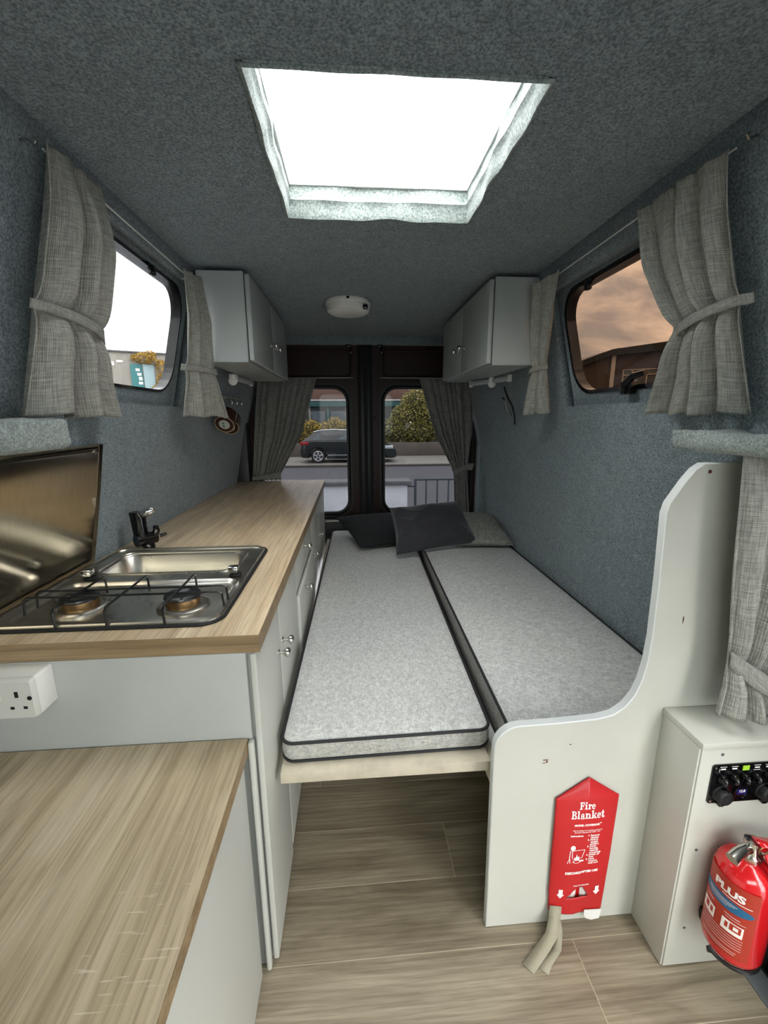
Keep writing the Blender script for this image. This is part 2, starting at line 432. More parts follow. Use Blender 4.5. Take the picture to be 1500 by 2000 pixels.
# ---------------------------------------------------------------- setting
# floor: vinyl planks running across the van, pale joints
fl = struct('floor', Bx(-.80, .955, -.9, REAR, -.03, -.0007), 'floor_joint')
PW = .1708; y0 = .6096 - 9*PW; row = -9
joints = {0: [.5346], 1: [-.62], 2: [.273], 3: [-.45, .69]}
plank_y = y0
while plank_y < REAR - .01:
    ya, yb = max(plank_y, -.9), min(plank_y + PW, REAR)
    js = joints.get(row) or [-.80 + ((row * .47) % 1.22), -.80 + ((row * .47) % 1.22) + 1.22]
    xs = [-.80] + [j for j in js if -.75 < j < .9] + [.955 if not (ya < .69) else .905]
    for a, b in zip(xs, xs[1:]):
        if yb - ya > .01: obj('plank', Bx(a+.0007, b-.0007, ya+.0007, yb-.0007, -.0028, 0, .0003, 1), 'floor', fl)
    plank_y += PW; row += 1

def wall(name, prof, sgn, rec, ys):
    """felt wall lining with a shallow window recess; rec=(ya,yb,za,zb)"""
    bm = B(); ya, yb, za, zb = rec
    zs = sorted({z for z, _ in prof} | {za, zb, CEIL, 1.24, 0.} - {1.85})
    zs = [z for z in zs if z <= CEIL]
    Y = sorted({ys[0], ya, yb, ys[1], *([.70] if sgn > 0 else [])})
    Y2 = []
    for a, b in zip(Y, Y[1:]):
        n = max(1, int((b-a)/.12)); Y2 += [a+(b-a)*i/n for i in range(n)]
    Y2.append(Y[-1]); f = lambda z: lin(prof, z); V = {}
    def v(y, z, off=0.):
        k = (round(y, 5), round(z, 5), off)
        if k not in V: V[k] = bm.verts.new((f(z)+sgn*off, y, z))
        return V[k]
    for y1, y2 in zip(Y2, Y2[1:]):
        for z1, z2 in zip(zs, zs[1:]):
            ym, zm = (y1+y2)/2, (z1+z2)/2
            if sgn > 0 and ym < .70 and zm < 1.24: continue           # the open side door
            if ya < ym < yb and za < zm < zb: continue
            bm.faces.new((v(y1, z1), v(y2, z1), v(y2, z2), v(y1, z2)))
    D = .032; yy = [y for y in Y2 if ya-1e-6 <= y <= yb+1e-6]; zr = [z for z in zs if za-1e-6 <= z <= zb+1e-6]
    for y1, y2 in zip(yy, yy[1:]):
        for z in (za, zb): bm.faces.new((v(y1, z), v(y2, z), v(y2, z, D), v(y1, z, D)))
    for z1, z2 in zip(zr, zr[1:]):
        for y in (ya, yb): bm.faces.new((v(y, z1), v(y, z2), v(y, z2, D), v(y, z1, D)))
    bmesh.ops.recalc_face_normals(bm, faces=bm.faces)
    # make the normals look into the room so the thickness goes outwards
    bm.faces.ensure_lookup_table(); bm.normal_update()
    if bm.faces[0].normal.x * sgn > 0: bmesh.ops.reverse_faces(bm, faces=bm.faces)
    return struct(name, bm, 'felt', solid=-.02)
RECL = (1.0, 1.81, 1.345, 1.778); RECR = (.95, 1.655, 1.34, 1.748)
wall('wall_left', WL, -1, RECL, (-.9, REAR))
wall('wall_right', WR, 1, RECR, (-.9, REAR))

def side_window(n, prof, sgn, rec, hole, pane_mat, label, gi):
    f = lambda z: lin(prof, z); D = .034
    ya, yb, za, zb = rec
    mp = lambda u, v, t: Vector((f(v)+sgn*(D+t), u, v))
    o = struct('window_%d' % n, plate(B(), rrect(ya-.01, yb+.01, za-.012, zb+.012, .004, 1), [rrect(*hole)], 0, .02, mp), 'felt', label=label)
    h = hole
    g = plate(B(), rrect(h[0]-.005, h[1]+.005, h[2]-.005, h[3]+.005, h[4]+.004), [rrect(h[0]+gi, h[1]-gi, h[2]+gi, h[3]-gi, h[4]-gi*.5)], -.006, .03, mp)
    fr = obj('gasket', g, 'black_gloss', o); fr['label'] = 'black rubber gasket around the pane'
    p = obj('pane', plate(B(), rrect(h[0], h[1], h[2], h[3], h[4]), [], .014, .018, mp), pane_mat, o)
    return o
HOLEL = (1.06, 1.758, 1.398, 1.758, .10); HOLER = (1.005, 1.622, 1.386, 1.733, .095)
side_window(1, WL, -1, RECL, HOLEL, 'glass_clear', 'bright side window above the kitchen worktop with black rubber gasket', .004)
side_window(2, WR, 1, RECR, HOLER, 'glass_brown', 'brown tinted side window above the bed with black gasket', .008)

# unseen cab bulkhead behind the camera, windscreen opening narrowed to cut front light
wf = struct('wall_front', plate(B(), [(-.81, -.03), (.96, -.03), (.90, 1.0), (.76, CEIL), (-.60, CEIL), (-.75, 1.0)], [rrect(-.50, .66, 1.02, 1.66, .08)], -.03, 0, XZ(-.9)), 'felt')
obj('windscreen', plate(B(), rrect(-.52, .68, 1.0, 1.68, .08), [], -.045, -.040, XZ(-.9)), 'glass_front', wf)
# ceiling with the roof opening
SKX = (-.158, .332); SKY_ = (.79, 1.293)
sk = [(SKX[0], SKY_[0]), (SKX[1], SKY_[0]), (SKX[1], SKY_[1]), (SKX[0], SKY_[1])]
c_bm = plate(B(), [(-.60, -.9), (.76, -.9), (.76, REAR), (-.60, REAR)], [sk], 0, .03, XY(CEIL))
struct('ceiling', c_bm, 'felt')
# felt-wrapped upstand of the roof opening, a little lumpy along its edges
def upstand():
    bm = B(); rings = []
    lv = [(-.005, -.006), (-.009, .002), (.002, .007), (.026, .005), (.032, .010), (.038, .005), (.066, .007), (.070, .008)]
    for k, (h, ins) in enumerate(lv):
        ring = []
        cs = [(SKX[0]+ins, SKY_[0]+ins*.4), (SKX[1]-ins, SKY_[0]+ins*.4), (SKX[1]-ins, SKY_[1]-ins), (SKX[0]+ins, SKY_[1]-ins)]
        for i in range(4):
            a, b = cs[i], cs[(i+1) % 4]
            for j in range(24):
                s = j/24; w = sin(pi*s)
                wob = (.0025*sin(9*s+i*2+k*.4) + .002*sin(23*s+i*5+k))*w*(.25 if i == 0 else 1)
                nx, ny = -(b[1]-a[1]), b[0]-a[0]; L_ = sqrt(nx*nx+ny*ny)
                zb = .004*sin(6*s+i)*sin(15*s+2*i)*w*(.2 if i == 0 else 1) if k > 5 or k < 2 else 0
                ring.append(bm.verts.new((a[0]+(b[0]-a[0])*s+nx/L_*wob, a[1]+(b[1]-a[1])*s+ny/L_*wob, CEIL+h+zb)))
        if rings: bridge(bm, rings[-1], ring)
        rings.append(ring)
    bmesh.ops.recalc_face_normals(bm, faces=bm.faces)
    return bm
struct('trim_1', upstand(), 'felt_shelf', label='ragged felt lining around the roof opening', solid=.004, smooth=60)
w3 = struct('window_3', plate(B(), [(SKX[0]-.05, SKY_[0]-.05), (SKX[1]+.05, SKY_[0]-.05), (SKX[1]+.05, SKY_[1]+.05), (SKX[0]-.05, SKY_[1]+.05)],
            [[(SKX[0]+.010, SKY_[0]+.006), (SKX[1]-.010, SKY_[0]+.006), (SKX[1]-.010, SKY_[1]-.012), (SKX[0]+.010, SKY_[1]-.012)]], .066, .080, XY(CEIL)), 'paint_edge', label='open square roof window showing white sky')
obj('pane', Bx(SKX[0]-.01, SKX[1]+.01, SKY_[0]-.01, SKY_[1]+.01, CEIL+.082, CEIL+.086), 'glass_roof', w3)
# roof skin sides above the ceiling around the hatch
struct('trim_2', plate(B(), [(SKX[0]-.06, SKY_[0]-.06), (SKX[1]+.06, SKY_[0]-.06), (SKX[1]+.06, SKY_[1]+.06), (SKX[0]-.06, SKY_[1]+.06)],
       [[(SKX[0]-.02, SKY_[0]-.02), (SKX[1]+.02, SKY_[0]-.02), (SKX[1]+.02, SKY_[1]+.02), (SKX[0]-.02, SKY_[1]+.02)]], .03, .066, XY(CEIL)), 'paint_edge')

# rear header above the doors and felt return strips beside them
hd = B(); box(hd, -.62, .78, REAR-.02, REAR+.05, 1.778, CEIL+.02, .004)
struct('wall_rear', hd, 'felt')
for s, x0, x1 in ((1, -.83, -.70), (2, .895, .985)):
    struct('trim_%d' % (s+2), Bx(x0, x1, REAR-.09, REAR+.03, 0, 1.60, .01), 'felt' if s == 2 else 'pillar')

# rear doors
GL = (-.625, -.036, .632, 1.492, .085); GR = (.233, .835, .632, 1.492, .085)
def rear_door(n, x0, x1, win, pan, label):
    bm = B()
    plate(bm, [(x0, .30), (x1, .30), (x1, 1.775), (x0, 1.775)], [rrect(win[0]-.012, win[1]+.012, win[2]-.012, win[3]+.012, .095), rrect(*pan)], 0, .05, XZ(3.035))
    d = struct('door_%d' % n, bm, 'door_metal', label=label)
    # pressed upper panel, set back with a rolled rim
    pb = plate(B(), rrect(pan[0]-.006, pan[1]+.006, pan[2]-.006, pan[3]+.006, pan[4]+.004), [], .012, .05, XZ(3.035))
    obj('pressed_panel', pb, 'door_metal', d)
    rim = [Vector((u, 3.035, v)) for u, v in rrect(*pan)]
    obj('panel_rim', tube(B(), rim, .006, 6, True), 'door_metal', d)
    w = plate(B(), rrect(win[0]-.04, win[1]+.04, win[2]-.04, win[3]+.04, .115), [rrect(*win)], -.008, .02, XZ(3.035))
    obj('gasket', w, 'seal', d)
    rim2 = [Vector((u, 3.028, v)) for u, v in rrect(win[0]-.018, win[1]+.018, win[2]-.018, win[3]+.018, .10)]
    obj('gasket_bead', tube(B(), rim2, .006, 6, True), 'black_gloss', d)
    obj('pane', plate(B(), rrect(win[0]-.01, win[1]+.01, win[2]-.01, win[3]+.01, .09), [], .022, .027, XZ(3.035)), 'glass_rear', d)
    return d
d1 = rear_door(1, -.83, .05, GL, (-.55, .0, 1.575, 1.745, .035), 'left rear van door in dark brown paint')
d2 = rear_door(2, .145, .99, GR, (.225, .80, 1.575, 1.745, .035), 'right rear van door in dark brown paint')
# seals and locking gear on the meeting edge of the doors
sb = B()
box(sb, .047, .148, 3.03, 3.085, .30, 1.79, .008)
struct('trim_5', sb, 'pillar', label='black meeting edge between the rear doors')
for x in (.058, .10, .138): obj('rubber_seal', tube(B(), [(x, 3.022, .32), (x, 3.022, 1.77)], .0075 if x != .10 else .011, 8), 'seal', bpy.data.objects['trim_5'])
for x, z in ((.16, .80), (.165, .86), (.03, .86), (.162, 1.30)):
    obj('hinge_bolt', lathe(B(), [(.008, 0), (.008, .006), (.004, .008)], (x, 3.034, z), (0, -1, 0), 12), 'black_gloss', d2 if x > .1 else d1)
for x, d in ((-.01, d1), (.20, d2)):
    hb = B(); box(hb, x-.02, x+.02, 3.005, 3.035, 1.762, 1.776, .003); box(hb, x+.008, x+.020, 3.008, 3.035, 1.715, 1.765, .003)
    obj('door_catch', hb, 'black_gloss', d)
lower = B(); box(lower, -.80, .96, 2.985, 3.03, .28, .585, .01)
struct('trim_6', lower, 'pillar')
struct('trim_7', tube(B(), [(-.20, 2.978, .575), (-.02, 2.978, .577), (.0, 2.985, .56)], .004, 6), 'wire_silver')

# step edge by the side door
st = struct('trim_8', Bx(.905, .955, -.9, .70, -.012, .004, .003), 'alu', label='grey metal floor edging beside the black step')
sp_ = B(); box(sp_, .955, 1.30, -.55, .70, -.35, -.30, .005); box(sp_, .955, 1.30, .70, .73, -.35, .62, .004); box(sp_, .957, .975, -.55, .70, -.35, -.013, .004)
struct('trim_9', sp_, 'step_black')

# side door added part shut to cut daylight; dark skin shows beyond the step
sd = struct('door_3', Bx(.985, 1.02, .10, .80, -.28, 1.30, .006), 'step_black', label='dark sliding side door panel added to cut daylight')
obj('door_rib', Bx(.972, .986, .12, .78, .10, .14, .004), 'step_black', sd)

# ---------------------------------------------------------------- kitchen
def knob(parent, x, y, z, d=(1, 0, 0), s=1.):
    return obj('knob', lathe(B(), [(.009*s, 0), (.008*s, .002*s), (.0042*s, .004*s), (.004*s, .012*s), (.009*s, .017*s), (.0125*s, .022*s), (.012*s, .027*s), (.008*s, .031*s), (.002*s, .0325*s)], (x, y, z), d, 16), 'satin_nickel', parent)
FX = -.217                      # carcass front; leaves run FX..-.203
def leaf(parent, name, ya, yb, za, zb, kn=None, out=0.):
    o = obj(name, Bx(FX+.0006+out, -.203+out, ya, yb, za, zb, .0035, 3), 'paint_cab', parent)
    if kn: knob(o, -.203+out, *kn)
    return o
k1 = thing('kitchen_cabinet', 'pale grey two-door cabinet under the hob and sink', 'cabinet', (-.5, 1.09, 0), 'kitchen base cabinets')
b = B(); box(b, -.755, -.217, .805, .821, .0, .838); box(b, -.755, -.217, 1.385, 1.398, .0, .838); box(b, -.755, -.217, .821, 1.385, .03, .046); box(b, -.232, -.217, .821, 1.385, .046, .09)
obj('carcass', b, 'panel_back', k1)
obj('end_panel', Bx(-.755, -.2235, .7905, .8045, .0, .838, .001), 'panel_back', k1)
obj('edge_strip', Bx(-.2295, -.2178, .772, .7895, .004, .640, .004, 3), 'paint_cab', k1)
leaf(k1, 'door', .792, 1.056, .008, .834, (1.022, .70)); leaf(k1, 'door', 1.0605, 1.396, .03, .834, (1.088, .70))
k2 = thing('kitchen_cabinet', 'pale grey cabinet with two drawers, the lower one slightly open', 'cabinet', (-.5, 1.69, 0), 'kitchen base cabinets')
b = B(); box(b, -.775, -.217, 1.400, 1.414, 0, .838); box(b, -.775, -.217, 1.967, 1.981, 0, .838); box(b, -.775, -.217, 1.414, 1.967, .03, .046); box(b, -.775, -.217, 1.414, 1.967, .39, .40)
obj('carcass', b, 'panel_back', k2)
leaf(k2, 'drawer', 1.4005, 1.978, .705, .834, (1.665, .795)); leaf(k2, 'drawer', 1.4005, 1.955, .402, .690, (1.575, .655), .010)
obj('drawer_box', Bx(-.60, -.207, 1.42, 1.94, .43, .66, .002), 'paint_edge', k2)
leaf(k2, 'door', 1.4005, 1.978, .03, .395)
k3 = thing('kitchen_cabinet', 'pale grey two-door cabinet nearest the rear doors', 'cabinet', (-.5, 2.46, 0), 'kitchen base cabinets')
b = B(); box(b, -.775, -.217, 1.983, 1.997, 0, .838); box(b, -.775, -.217, 2.915, 2.929, 0, .838); box(b, -.775, -.217, 1.997, 2.915, .03, .046)
obj('carcass', b, 'panel_back', k3)
leaf(k3, 'door', 1.984, 2.352, .03, .834, (2.02, .645)); leaf(k3, 'door', 2.357, 2.929, .03, .834, (2.41, .635))

# worktop with the cut-out for the hob sink
TX = (-.762, -.287); TY = (.842, 1.384)
wt = thing('worktop', 'long pale oak-effect worktop carrying the hob and sink', 'worktop', (-.5, 1.87, .838))
bm = plate(B(), [(-.783, .793), (-.195, .793), (-.195, 2.958), (-.783, 2.958)], [rrect(TX[0]+.012, TX[1]-.012, TY[0]+.012, TY[1]-.012, .03)], 0, .038, XY(.838))
obj('top', bm, 'oak', wt)
e_ = B(); box(e_, -.783, -.1945, .7922, .7932, .8383, .8757); obj('edging', e_, 'oak_edge', wt)
e_ = B(); box(e_, -.1952, -.1942, .7925, 2.958, .8383, .8757); obj('edging', e_, 'oak_edge', wt)

# low cabinet and worktop in the foreground
k4 = thing('low_cabinet', 'low pale grey cabinet under the near oak worktop', 'cabinet', (-.5, .2, 0))
obj('carcass', Bx(-.79, -.252, -.5, .770, 0, .611, .001), 'panel_back', k4)
obj('door', Bx(-.2515, -.2365, .0, .766, .008, .595, .006, 3), 'paint_cab', k4)
obj('door', Bx(-.2515, -.2365, -.5, -.005, .008, .595, .006, 3), 'paint_cab', k4)
w2 = thing('low_worktop', 'near oak-effect worktop set lower, with scuffed surface', 'worktop', (-.5, .2, .612))
obj('top', Bx(-.795, -.231, -.5, .788, .612, .641, .0006, 1), 'oak_low', w2)
obj('edging', Bx(-.2312, -.230, -.5, .788, .6125, .6405), 'oak_edge', w2)

# hob and sink unit
hs = thing('hob_sink', 'stainless steel two-burner hob and sink set into the worktop', 'hob', (-.52, 1.11, .876))
HZ = .883
SB = (-.722, -.335, 1.150, 1.345); HB = (-.742, -.305, .868, 1.095)
bm = B(); outer = rrect(TX[0], TX[1], TY[0], TY[1], .045, 8)
def loft(bm, loops):
    prev = None
    for lp in loops:
        ring = [bm.verts.new(p) for p in lp]
        if prev: bridge(bm, prev, ring)
        prev = ring
    return prev
def rr3(x0, x1, y0, y1, r, z, n=8): return [Vector((u, v, z)) for u, v in rrect(x0, x1, y0, y1, r, n)]
plate(bm, outer, [rrect(*SB, .05, 8), rrect(*HB, .03, 8)], -.0015, 0, XY(HZ))
def tray(x0, x1, y0, y1, r, dz, ins, rb):
    bm2 = bm; lp = [rr3(x0, x1, y0, y1, r, HZ)]
    for k in range(1, 5):
        a = k/4; s = ins*.35*a*a
        lp.append(rr3(x0+s, x1-s, y0+s, y1-s, r, HZ-dz*.08*a))
    lp.append(rr3(x0+ins, x1-ins, y0+ins, y1-ins, rb, HZ-dz*.8)); lp.append(rr3(x0+ins*1.6, x1-ins*1.6, y0+ins*1.6, y1-ins*1.6, rb, HZ-dz*.97)); lp.append(rr3(x0+ins*2.4, x1-ins*2.4, y0+ins*2.4, y1-ins*2.4, rb, HZ-dz))
    last = loft(bm2, lp); bm2.faces.new(last)
obj('deck', bm, 'steel', hs, smooth=0)
bm = B(); tray(*SB, .05, .13, .016, .04); obj('sink_bowl', bm, 'steel', hs, smooth=50)
bm = B(); tray(*HB, .03, .009, .008, .025); obj('hob_tray', bm, 'steel', hs, smooth=50)
rim = [Vector((u, v, HZ+.001)) for u, v in rrect(TX[0]+.006, TX[1]-.006, TY[0]+.006, TY[1]-.006, .04, 8)]
obj('rolled_rim', tube(B(), rim, .0035, 6, True), 'steel', hs)
rim = [Vector((u, v, .8785)) for u, v in rrect(TX[0]-.002, TX[1]+.002, TY[0]-.002, TY[1]+.002, .046, 8)]
obj('black_seal', tube(B(), rim, .0045, 6, True), 'black_matt', hs)
rim = [Vector((u, v, HZ+.0005)) for u, v in rrect(*SB, .05, 8)]
obj('sink_rim', tube(B(), rim, .003, 6, True), 'steel', hs)
obj('drain', lathe(B(), [(.028, 0), (.028, .002), (.02, .003), (.018, .001), (.002, .001)], (-.52, 1.25, HZ-.130), seg=24), 'chrome', hs)
for x, y in ((-.628, .955), (-.398, .948)):
    bu = obj('burner', lathe(B(), [(.057, 0), (.057, .004), (.052, .007), (.047, .008), (.045, .006), (.038, .007)], (x, y, HZ-.009), seg=36), 'steel', hs)
    obj('flame_ring', lathe(B(), [(.037, .006), (.038, .012), (.037, .024), (.033, .024)], (x, y, HZ-.009), seg=36), 'copper', bu)
    obj('burner_cap', lathe(B(), [(.039, .0242), (.0405, .027), (.039, .031), (.030, .0325), (.028, .031), (.002, .031)], (x, y, HZ-.009), seg=36), 'burner_cap', bu)
GZ = .923
gr = B(); r_ = .0026
for x in (-.612, -.511, -.396):
    tube(gr, [(x, .842, HZ-.004), (x, .840, GZ-.008), (x, .846, GZ-.001), (x, .86, GZ), (x, 1.01, GZ), (x, 1.024, GZ-.001), (x, 1.030, GZ-.008), (x, 1.031, HZ-.004)], r_, 7)
for y, dx in ((.955, 0), (.918, .002)):
    tube(gr, [(-.722-dx, y-.003, HZ-.004), (-.720-dx, y, GZ-.010), (-.713, y, GZ-.004), (-.70, y, GZ-.004), (-.63, y, GZ-.0045), (-.59, y, GZ-.0045), (-.31, y, GZ-.0045), (-.300, y, GZ-.008), (-.297+dx, y-.003, HZ-.004)], r_, 7)
obj('pan_support', gr, 'black_iron', hs)
for x, y in ((-.700, 1.118), (-.322, 1.112)):
    h_ = B(); box(h_, x-.014, x+.014, y-.012, y+.012, HZ, HZ+.008, .003); box(h_, x-.006, x+.006, y-.010, y+.020, HZ+.006, HZ+.016, .003)
    c_ = obj('lid_hinge', h_, 'black_matt', hs)
    obj('hinge_cap', Bx(x-.016, x+.010, y-.015, y+.006, HZ+.012, HZ+.030, .003), 'chrome', c_)

# tap
tp = thing('kitchen_tap', 'small black folding tap with chrome lever behind the sink', 'tap', (-.69, 1.40, .876))
b = B(); tube(b, [(-.706, 1.380, .911), (-.690, 1.40, .911), (-.668, 1.432, .911)], [.0205, .0205, .0205], 20); obj('body', b, 'black_gloss', tp)
b = B(); lathe(b, [(.019, 0), (.019, .012), (.015, .022)], (-.682, 1.411, .8765), seg=20); obj('base', b, 'black_gloss', tp)
b = B()
pr = [(-.020, -.014), (.020, -.014), (.020, .014), (-.020, .014)]
lo = [Vector((-.695+u*.9, 1.398+v, .905)) for u, v in rrect(-.020, .020, -.015, .015, .006, 3)]
hi = [Vector((-.700+u, 1.400+v, .985)) for u, v in rrect(-.020, .020, -.016, .016, .006, 3)]
hi2 = [Vector((-.701+u, 1.400+v, 1.004)) for u, v in rrect(-.021, .012, -.016, .016, .006, 3)]
last = loft(b, [lo, hi, hi2]); b.faces.new(last)
obj('column', b, 'black_gloss', tp)
b = B(); tube(b, [(-.692, 1.402, .996), (-.672, 1.402, 1.0), (-.655, 1.402, 1.010), (-.648, 1.402, 1.012)], [.010, .014, .011, .004], 12)
obj('lever', b, 'chrome', tp)
b = B(); tube(b, [(-.668, 1.425, .915), (-.658, 1.425, .935), (-.662, 1.43, .950)], [.012, .011, .008], 12); tube(b, [(-.655, 1.44, .912), (-.636, 1.445, .918)], [.006, .004], 10)
obj('spout', b, 'black_gloss', tp)

# steel splashback
sp = thing('splashback', 'polished stainless steel splashback sheet behind the hob', 'splashback', (-.75, .9, .886))
zs_ = [.884, .95, 1.02, 1.10, 1.17, 1.231]
def spl(u, v):
    z = .884 + (1.231-.884)*v; y = .35 + (1.262-.35)*u
    return Vector((xl(z) + .010 + .004*sin(pi*v)*(1+.4*sin(5*u)), y, z))
obj('sheet', grid(B(), spl, 40, 16), 'steel_sheet', sp, solid=.0012)
obj('screw', lathe(B(), [(.006, 0), (.006, .002), (.003, .004)], (xl(1.212)+.012, 1.222, 1.212), (1, 0, .2), 14), 'screw', sp)

# double socket
so = thing('double_socket', 'white surface-mounted double socket under the worktop end', 'socket', (-.67, .76, .75))
def taper(x0, x1, z0, z1, ya, yb, ins):
    b = B(); last = loft(b, [[Vector((u, yb, v)) for u, v in rrect(x0, x1, z0, z1, .006, 3)], [Vector((u, ya+.004, v)) for u, v in rrect(x0+ins*.2, x1-ins*.2, z0+ins*.2, z1-ins*.2, .006, 3)], [Vector((u, ya, v)) for u, v in rrect(x0+ins, x1-ins, z0+ins, z1-ins, .005, 3)]])
    b.faces.new(last); bmesh.ops.recalc_face_normals(b, faces=b.faces); return b
obj('back_box', taper(-.742, -.594, .754, .835, .7465, .790, .001), 'white_plastic', so)
obj('face_plate', taper(-.742, -.594, .754, .835, .735, .746, .0035), 'socket_face', so)
for c_x in (-.624, -.697):
    for u0, u1, z0_, z1_ in ((-.0032, .0032, .800, .812), (-.0145, -.0075, .776, .7815), (.0085, .0155, .776, .7815)):
        obj('pin_hole', Bx(c_x+u0, c_x+u1, .7345, .737, z0_, z1_), 'black_hole', so)
obj('screw', lathe(B(), [(.0042, 0), (.0042, .001), (.002, .0015)], (-.602, .735, .798), (0, -1, 0), 12), 'black_hole', so)
sw = B(); box(sw, -.662, -.652, .7325, .736, .795, .812, .001); obj('switch', sw, 'white_plastic', so)

# ---------------------------------------------------------------- wall cabinets
def wall_cabinet(sgn, xf, wallf, y0, y1, z0, z1, split, label, face_lean=0.):
    t = thing('wall_cabinet', label, 'cabinet', (xf, (y0+y1)/2, z0), 'overhead cabinets')
    b = B(); xa = xf - sgn*.021
    V = []
    for y in (y0, y1):
        V.append([b.verts.new(p) for p in ((xa, y, z0), (xa, y, z1), (wallf, y, z1), (wallf, y, z0+.12), (wallf, y, z0))])
    b.faces.new(V[0]); b.faces.new(V[1][::-1])
    for i in range(5): b.faces.new((V[0][i], V[1][i], V[1][(i+1) % 5], V[0][(i+1) % 5]))
    bmesh.ops.recalc_face_normals(b, faces=b.faces)
    bmesh.ops.bevel(b, geom=list(b.edges), offset=.0025, segments=2, affect='EDGES')
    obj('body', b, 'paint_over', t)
    wz = (xl if sgn > 0 else xr)(z0+.16)
    obj('mounting_rail', Bx(min(wallf, wz), max(wallf, wz), y0+.30, y1-.05, z0+.13, z0+.16), 'panel_back', t)
    for ya, yb, ky in ((y0+.004, split-.002, split-.055), (split+.002, y1-.004, split+.055)):
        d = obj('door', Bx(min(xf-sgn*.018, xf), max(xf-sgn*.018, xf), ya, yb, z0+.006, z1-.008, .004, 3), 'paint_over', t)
        knob(d, xf, ky, z0+.115, (sgn, 0, 0), 1.05)
    return t
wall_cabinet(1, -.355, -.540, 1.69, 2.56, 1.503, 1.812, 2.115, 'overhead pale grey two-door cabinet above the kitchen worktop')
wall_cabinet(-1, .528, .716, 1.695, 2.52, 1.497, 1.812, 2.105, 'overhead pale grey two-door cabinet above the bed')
def strip_light(x0, x1, y0, y1, z, kx, ky, label):
    t = thing('strip_light', label, 'light', ((x0+x1)/2, (y0+y1)/2, z), 'lights under the cabinets')
    obj('tube_cover', tube(B(), [(x0, y0, z-.017), (x1, y1, z-.017)], .014, 10), 'grey_plastic', t)
    for x, y in ((x0, y0), (x1, y1)): obj('end_cap', Bx(x-.010, x+.010, y-.010, y+.010, z-.035, z-.0005, .004), 'white_plastic', t)
    b = B(); box(b, kx-.014, kx+.014, ky-.012, ky+.012, z-.022, z-.0005, .003); lathe(b, [(.016, -.008), (.02, -.005), (.02, .005), (.016, .008)], (kx, ky, z-.032), (.25, -1, 0), 18)
    obj('swivel_clip', b, 'white_plastic', t)
strip_light(-.545, -.535, 2.15, 2.42, 1.5025, -.553, 2.13, 'small strip light under the left overhead cabinet')
strip_light(.745, .665, 2.03, 2.40, 1.4965, .706, 2.17, 'small strip light under the right overhead cabinet')

# ---------------------------------------------------------------- ceiling lamp
cl = thing('ceiling_light', 'round white ceiling light with grey rim above the bed', 'light', (-.005, 2.15, CEIL-.05))
obj('base_ring', lathe(B(), [(.102, 0), (.105, -.004), (.105, -.018), (.102, -.022), (.09, -.022)], (-.005, 2.15, CEIL-.0005), seg=48), 'white_plastic', cl)
obj('diffuser', lathe(B(), [(.098, -.0222), (.100, -.030), (.096, -.046), (.080, -.056), (.04, -.060), (.002, -.061)], (-.005, 2.15, CEIL-.0005), seg=48), 'white_plastic', cl)
obj('switch', Bx(.062, .084, 2.066, 2.086, CEIL-.050, CEIL-.030, .004), 'black_gloss', cl)
obj('clip', Bx(-.011, .001, 2.042, 2.05, CEIL-.014, CEIL-.004, .001), 'black_gloss', cl)

# ---------------------------------------------------------------- shelves
def ledge(name, label, xw, xi, y0, y1, z0, z1):
    """felt-covered ledge with a soft raised lip"""
    b = B(); n = 40
    sg = 1 if xi > xw else -1; w = abs(xi-xw); h = z1-z0
    prof = [(0, 0), (w-.018, 0), (w-.008, .004), (w-.001, .012), (w, h*.5), (w-.001, h-.008), (w-.006, h-.001), (w-.013, h), (w-.02, h-.005), (w-.03, h-.010), (.02, h-.010), (0, h-.010)]
    rows = []
    for i in range(n+1):
        y = y0+(y1-y0)*i/n; end = max(0, (i-n+2))
        row = []
        for k, (u, v) in enumerate(prof):
            wob = .0022*sin(31*y+k) + .0016*sin(67*y+k*2)
            vv = v
            if i >= n-1 and v > h*.6: vv = h - .001*(k % 2)
            row.append(b.verts.new((xw+sg*(u+(wob if u > w*.5 else 0)), y + (0 if i < n else .004*sin(k*1.3)), z0+vv+(wob if v > 0 else 0))))
        rows.append(row)
    for r1, r2 in zip(rows, rows[1:]):
        for k in range(len(prof)-1): b.faces.new((r1[k], r1[k+1], r2[k+1], r2[k]))
        b.faces.new((r1[-1], r1[0], r2[0], r2[-1]))
    b.faces.new(rows[0]); b.faces.new(rows[-1][::-1]); bmesh.ops.recalc_face_normals(b, faces=b.faces)
    return tag(obj(name, b, 'felt_shelf', smooth=55), label, 'shelf')
ledge('felt_shelf', 'pale felt-covered ledge above the steel splashback', -.705, -.600, -.5, .967, 1.237, 1.300)
ledge('felt_shelf', 'pale felt-covered ledge above the white partition',   .862, .722, -.3, .918, 1.226, 1.269)

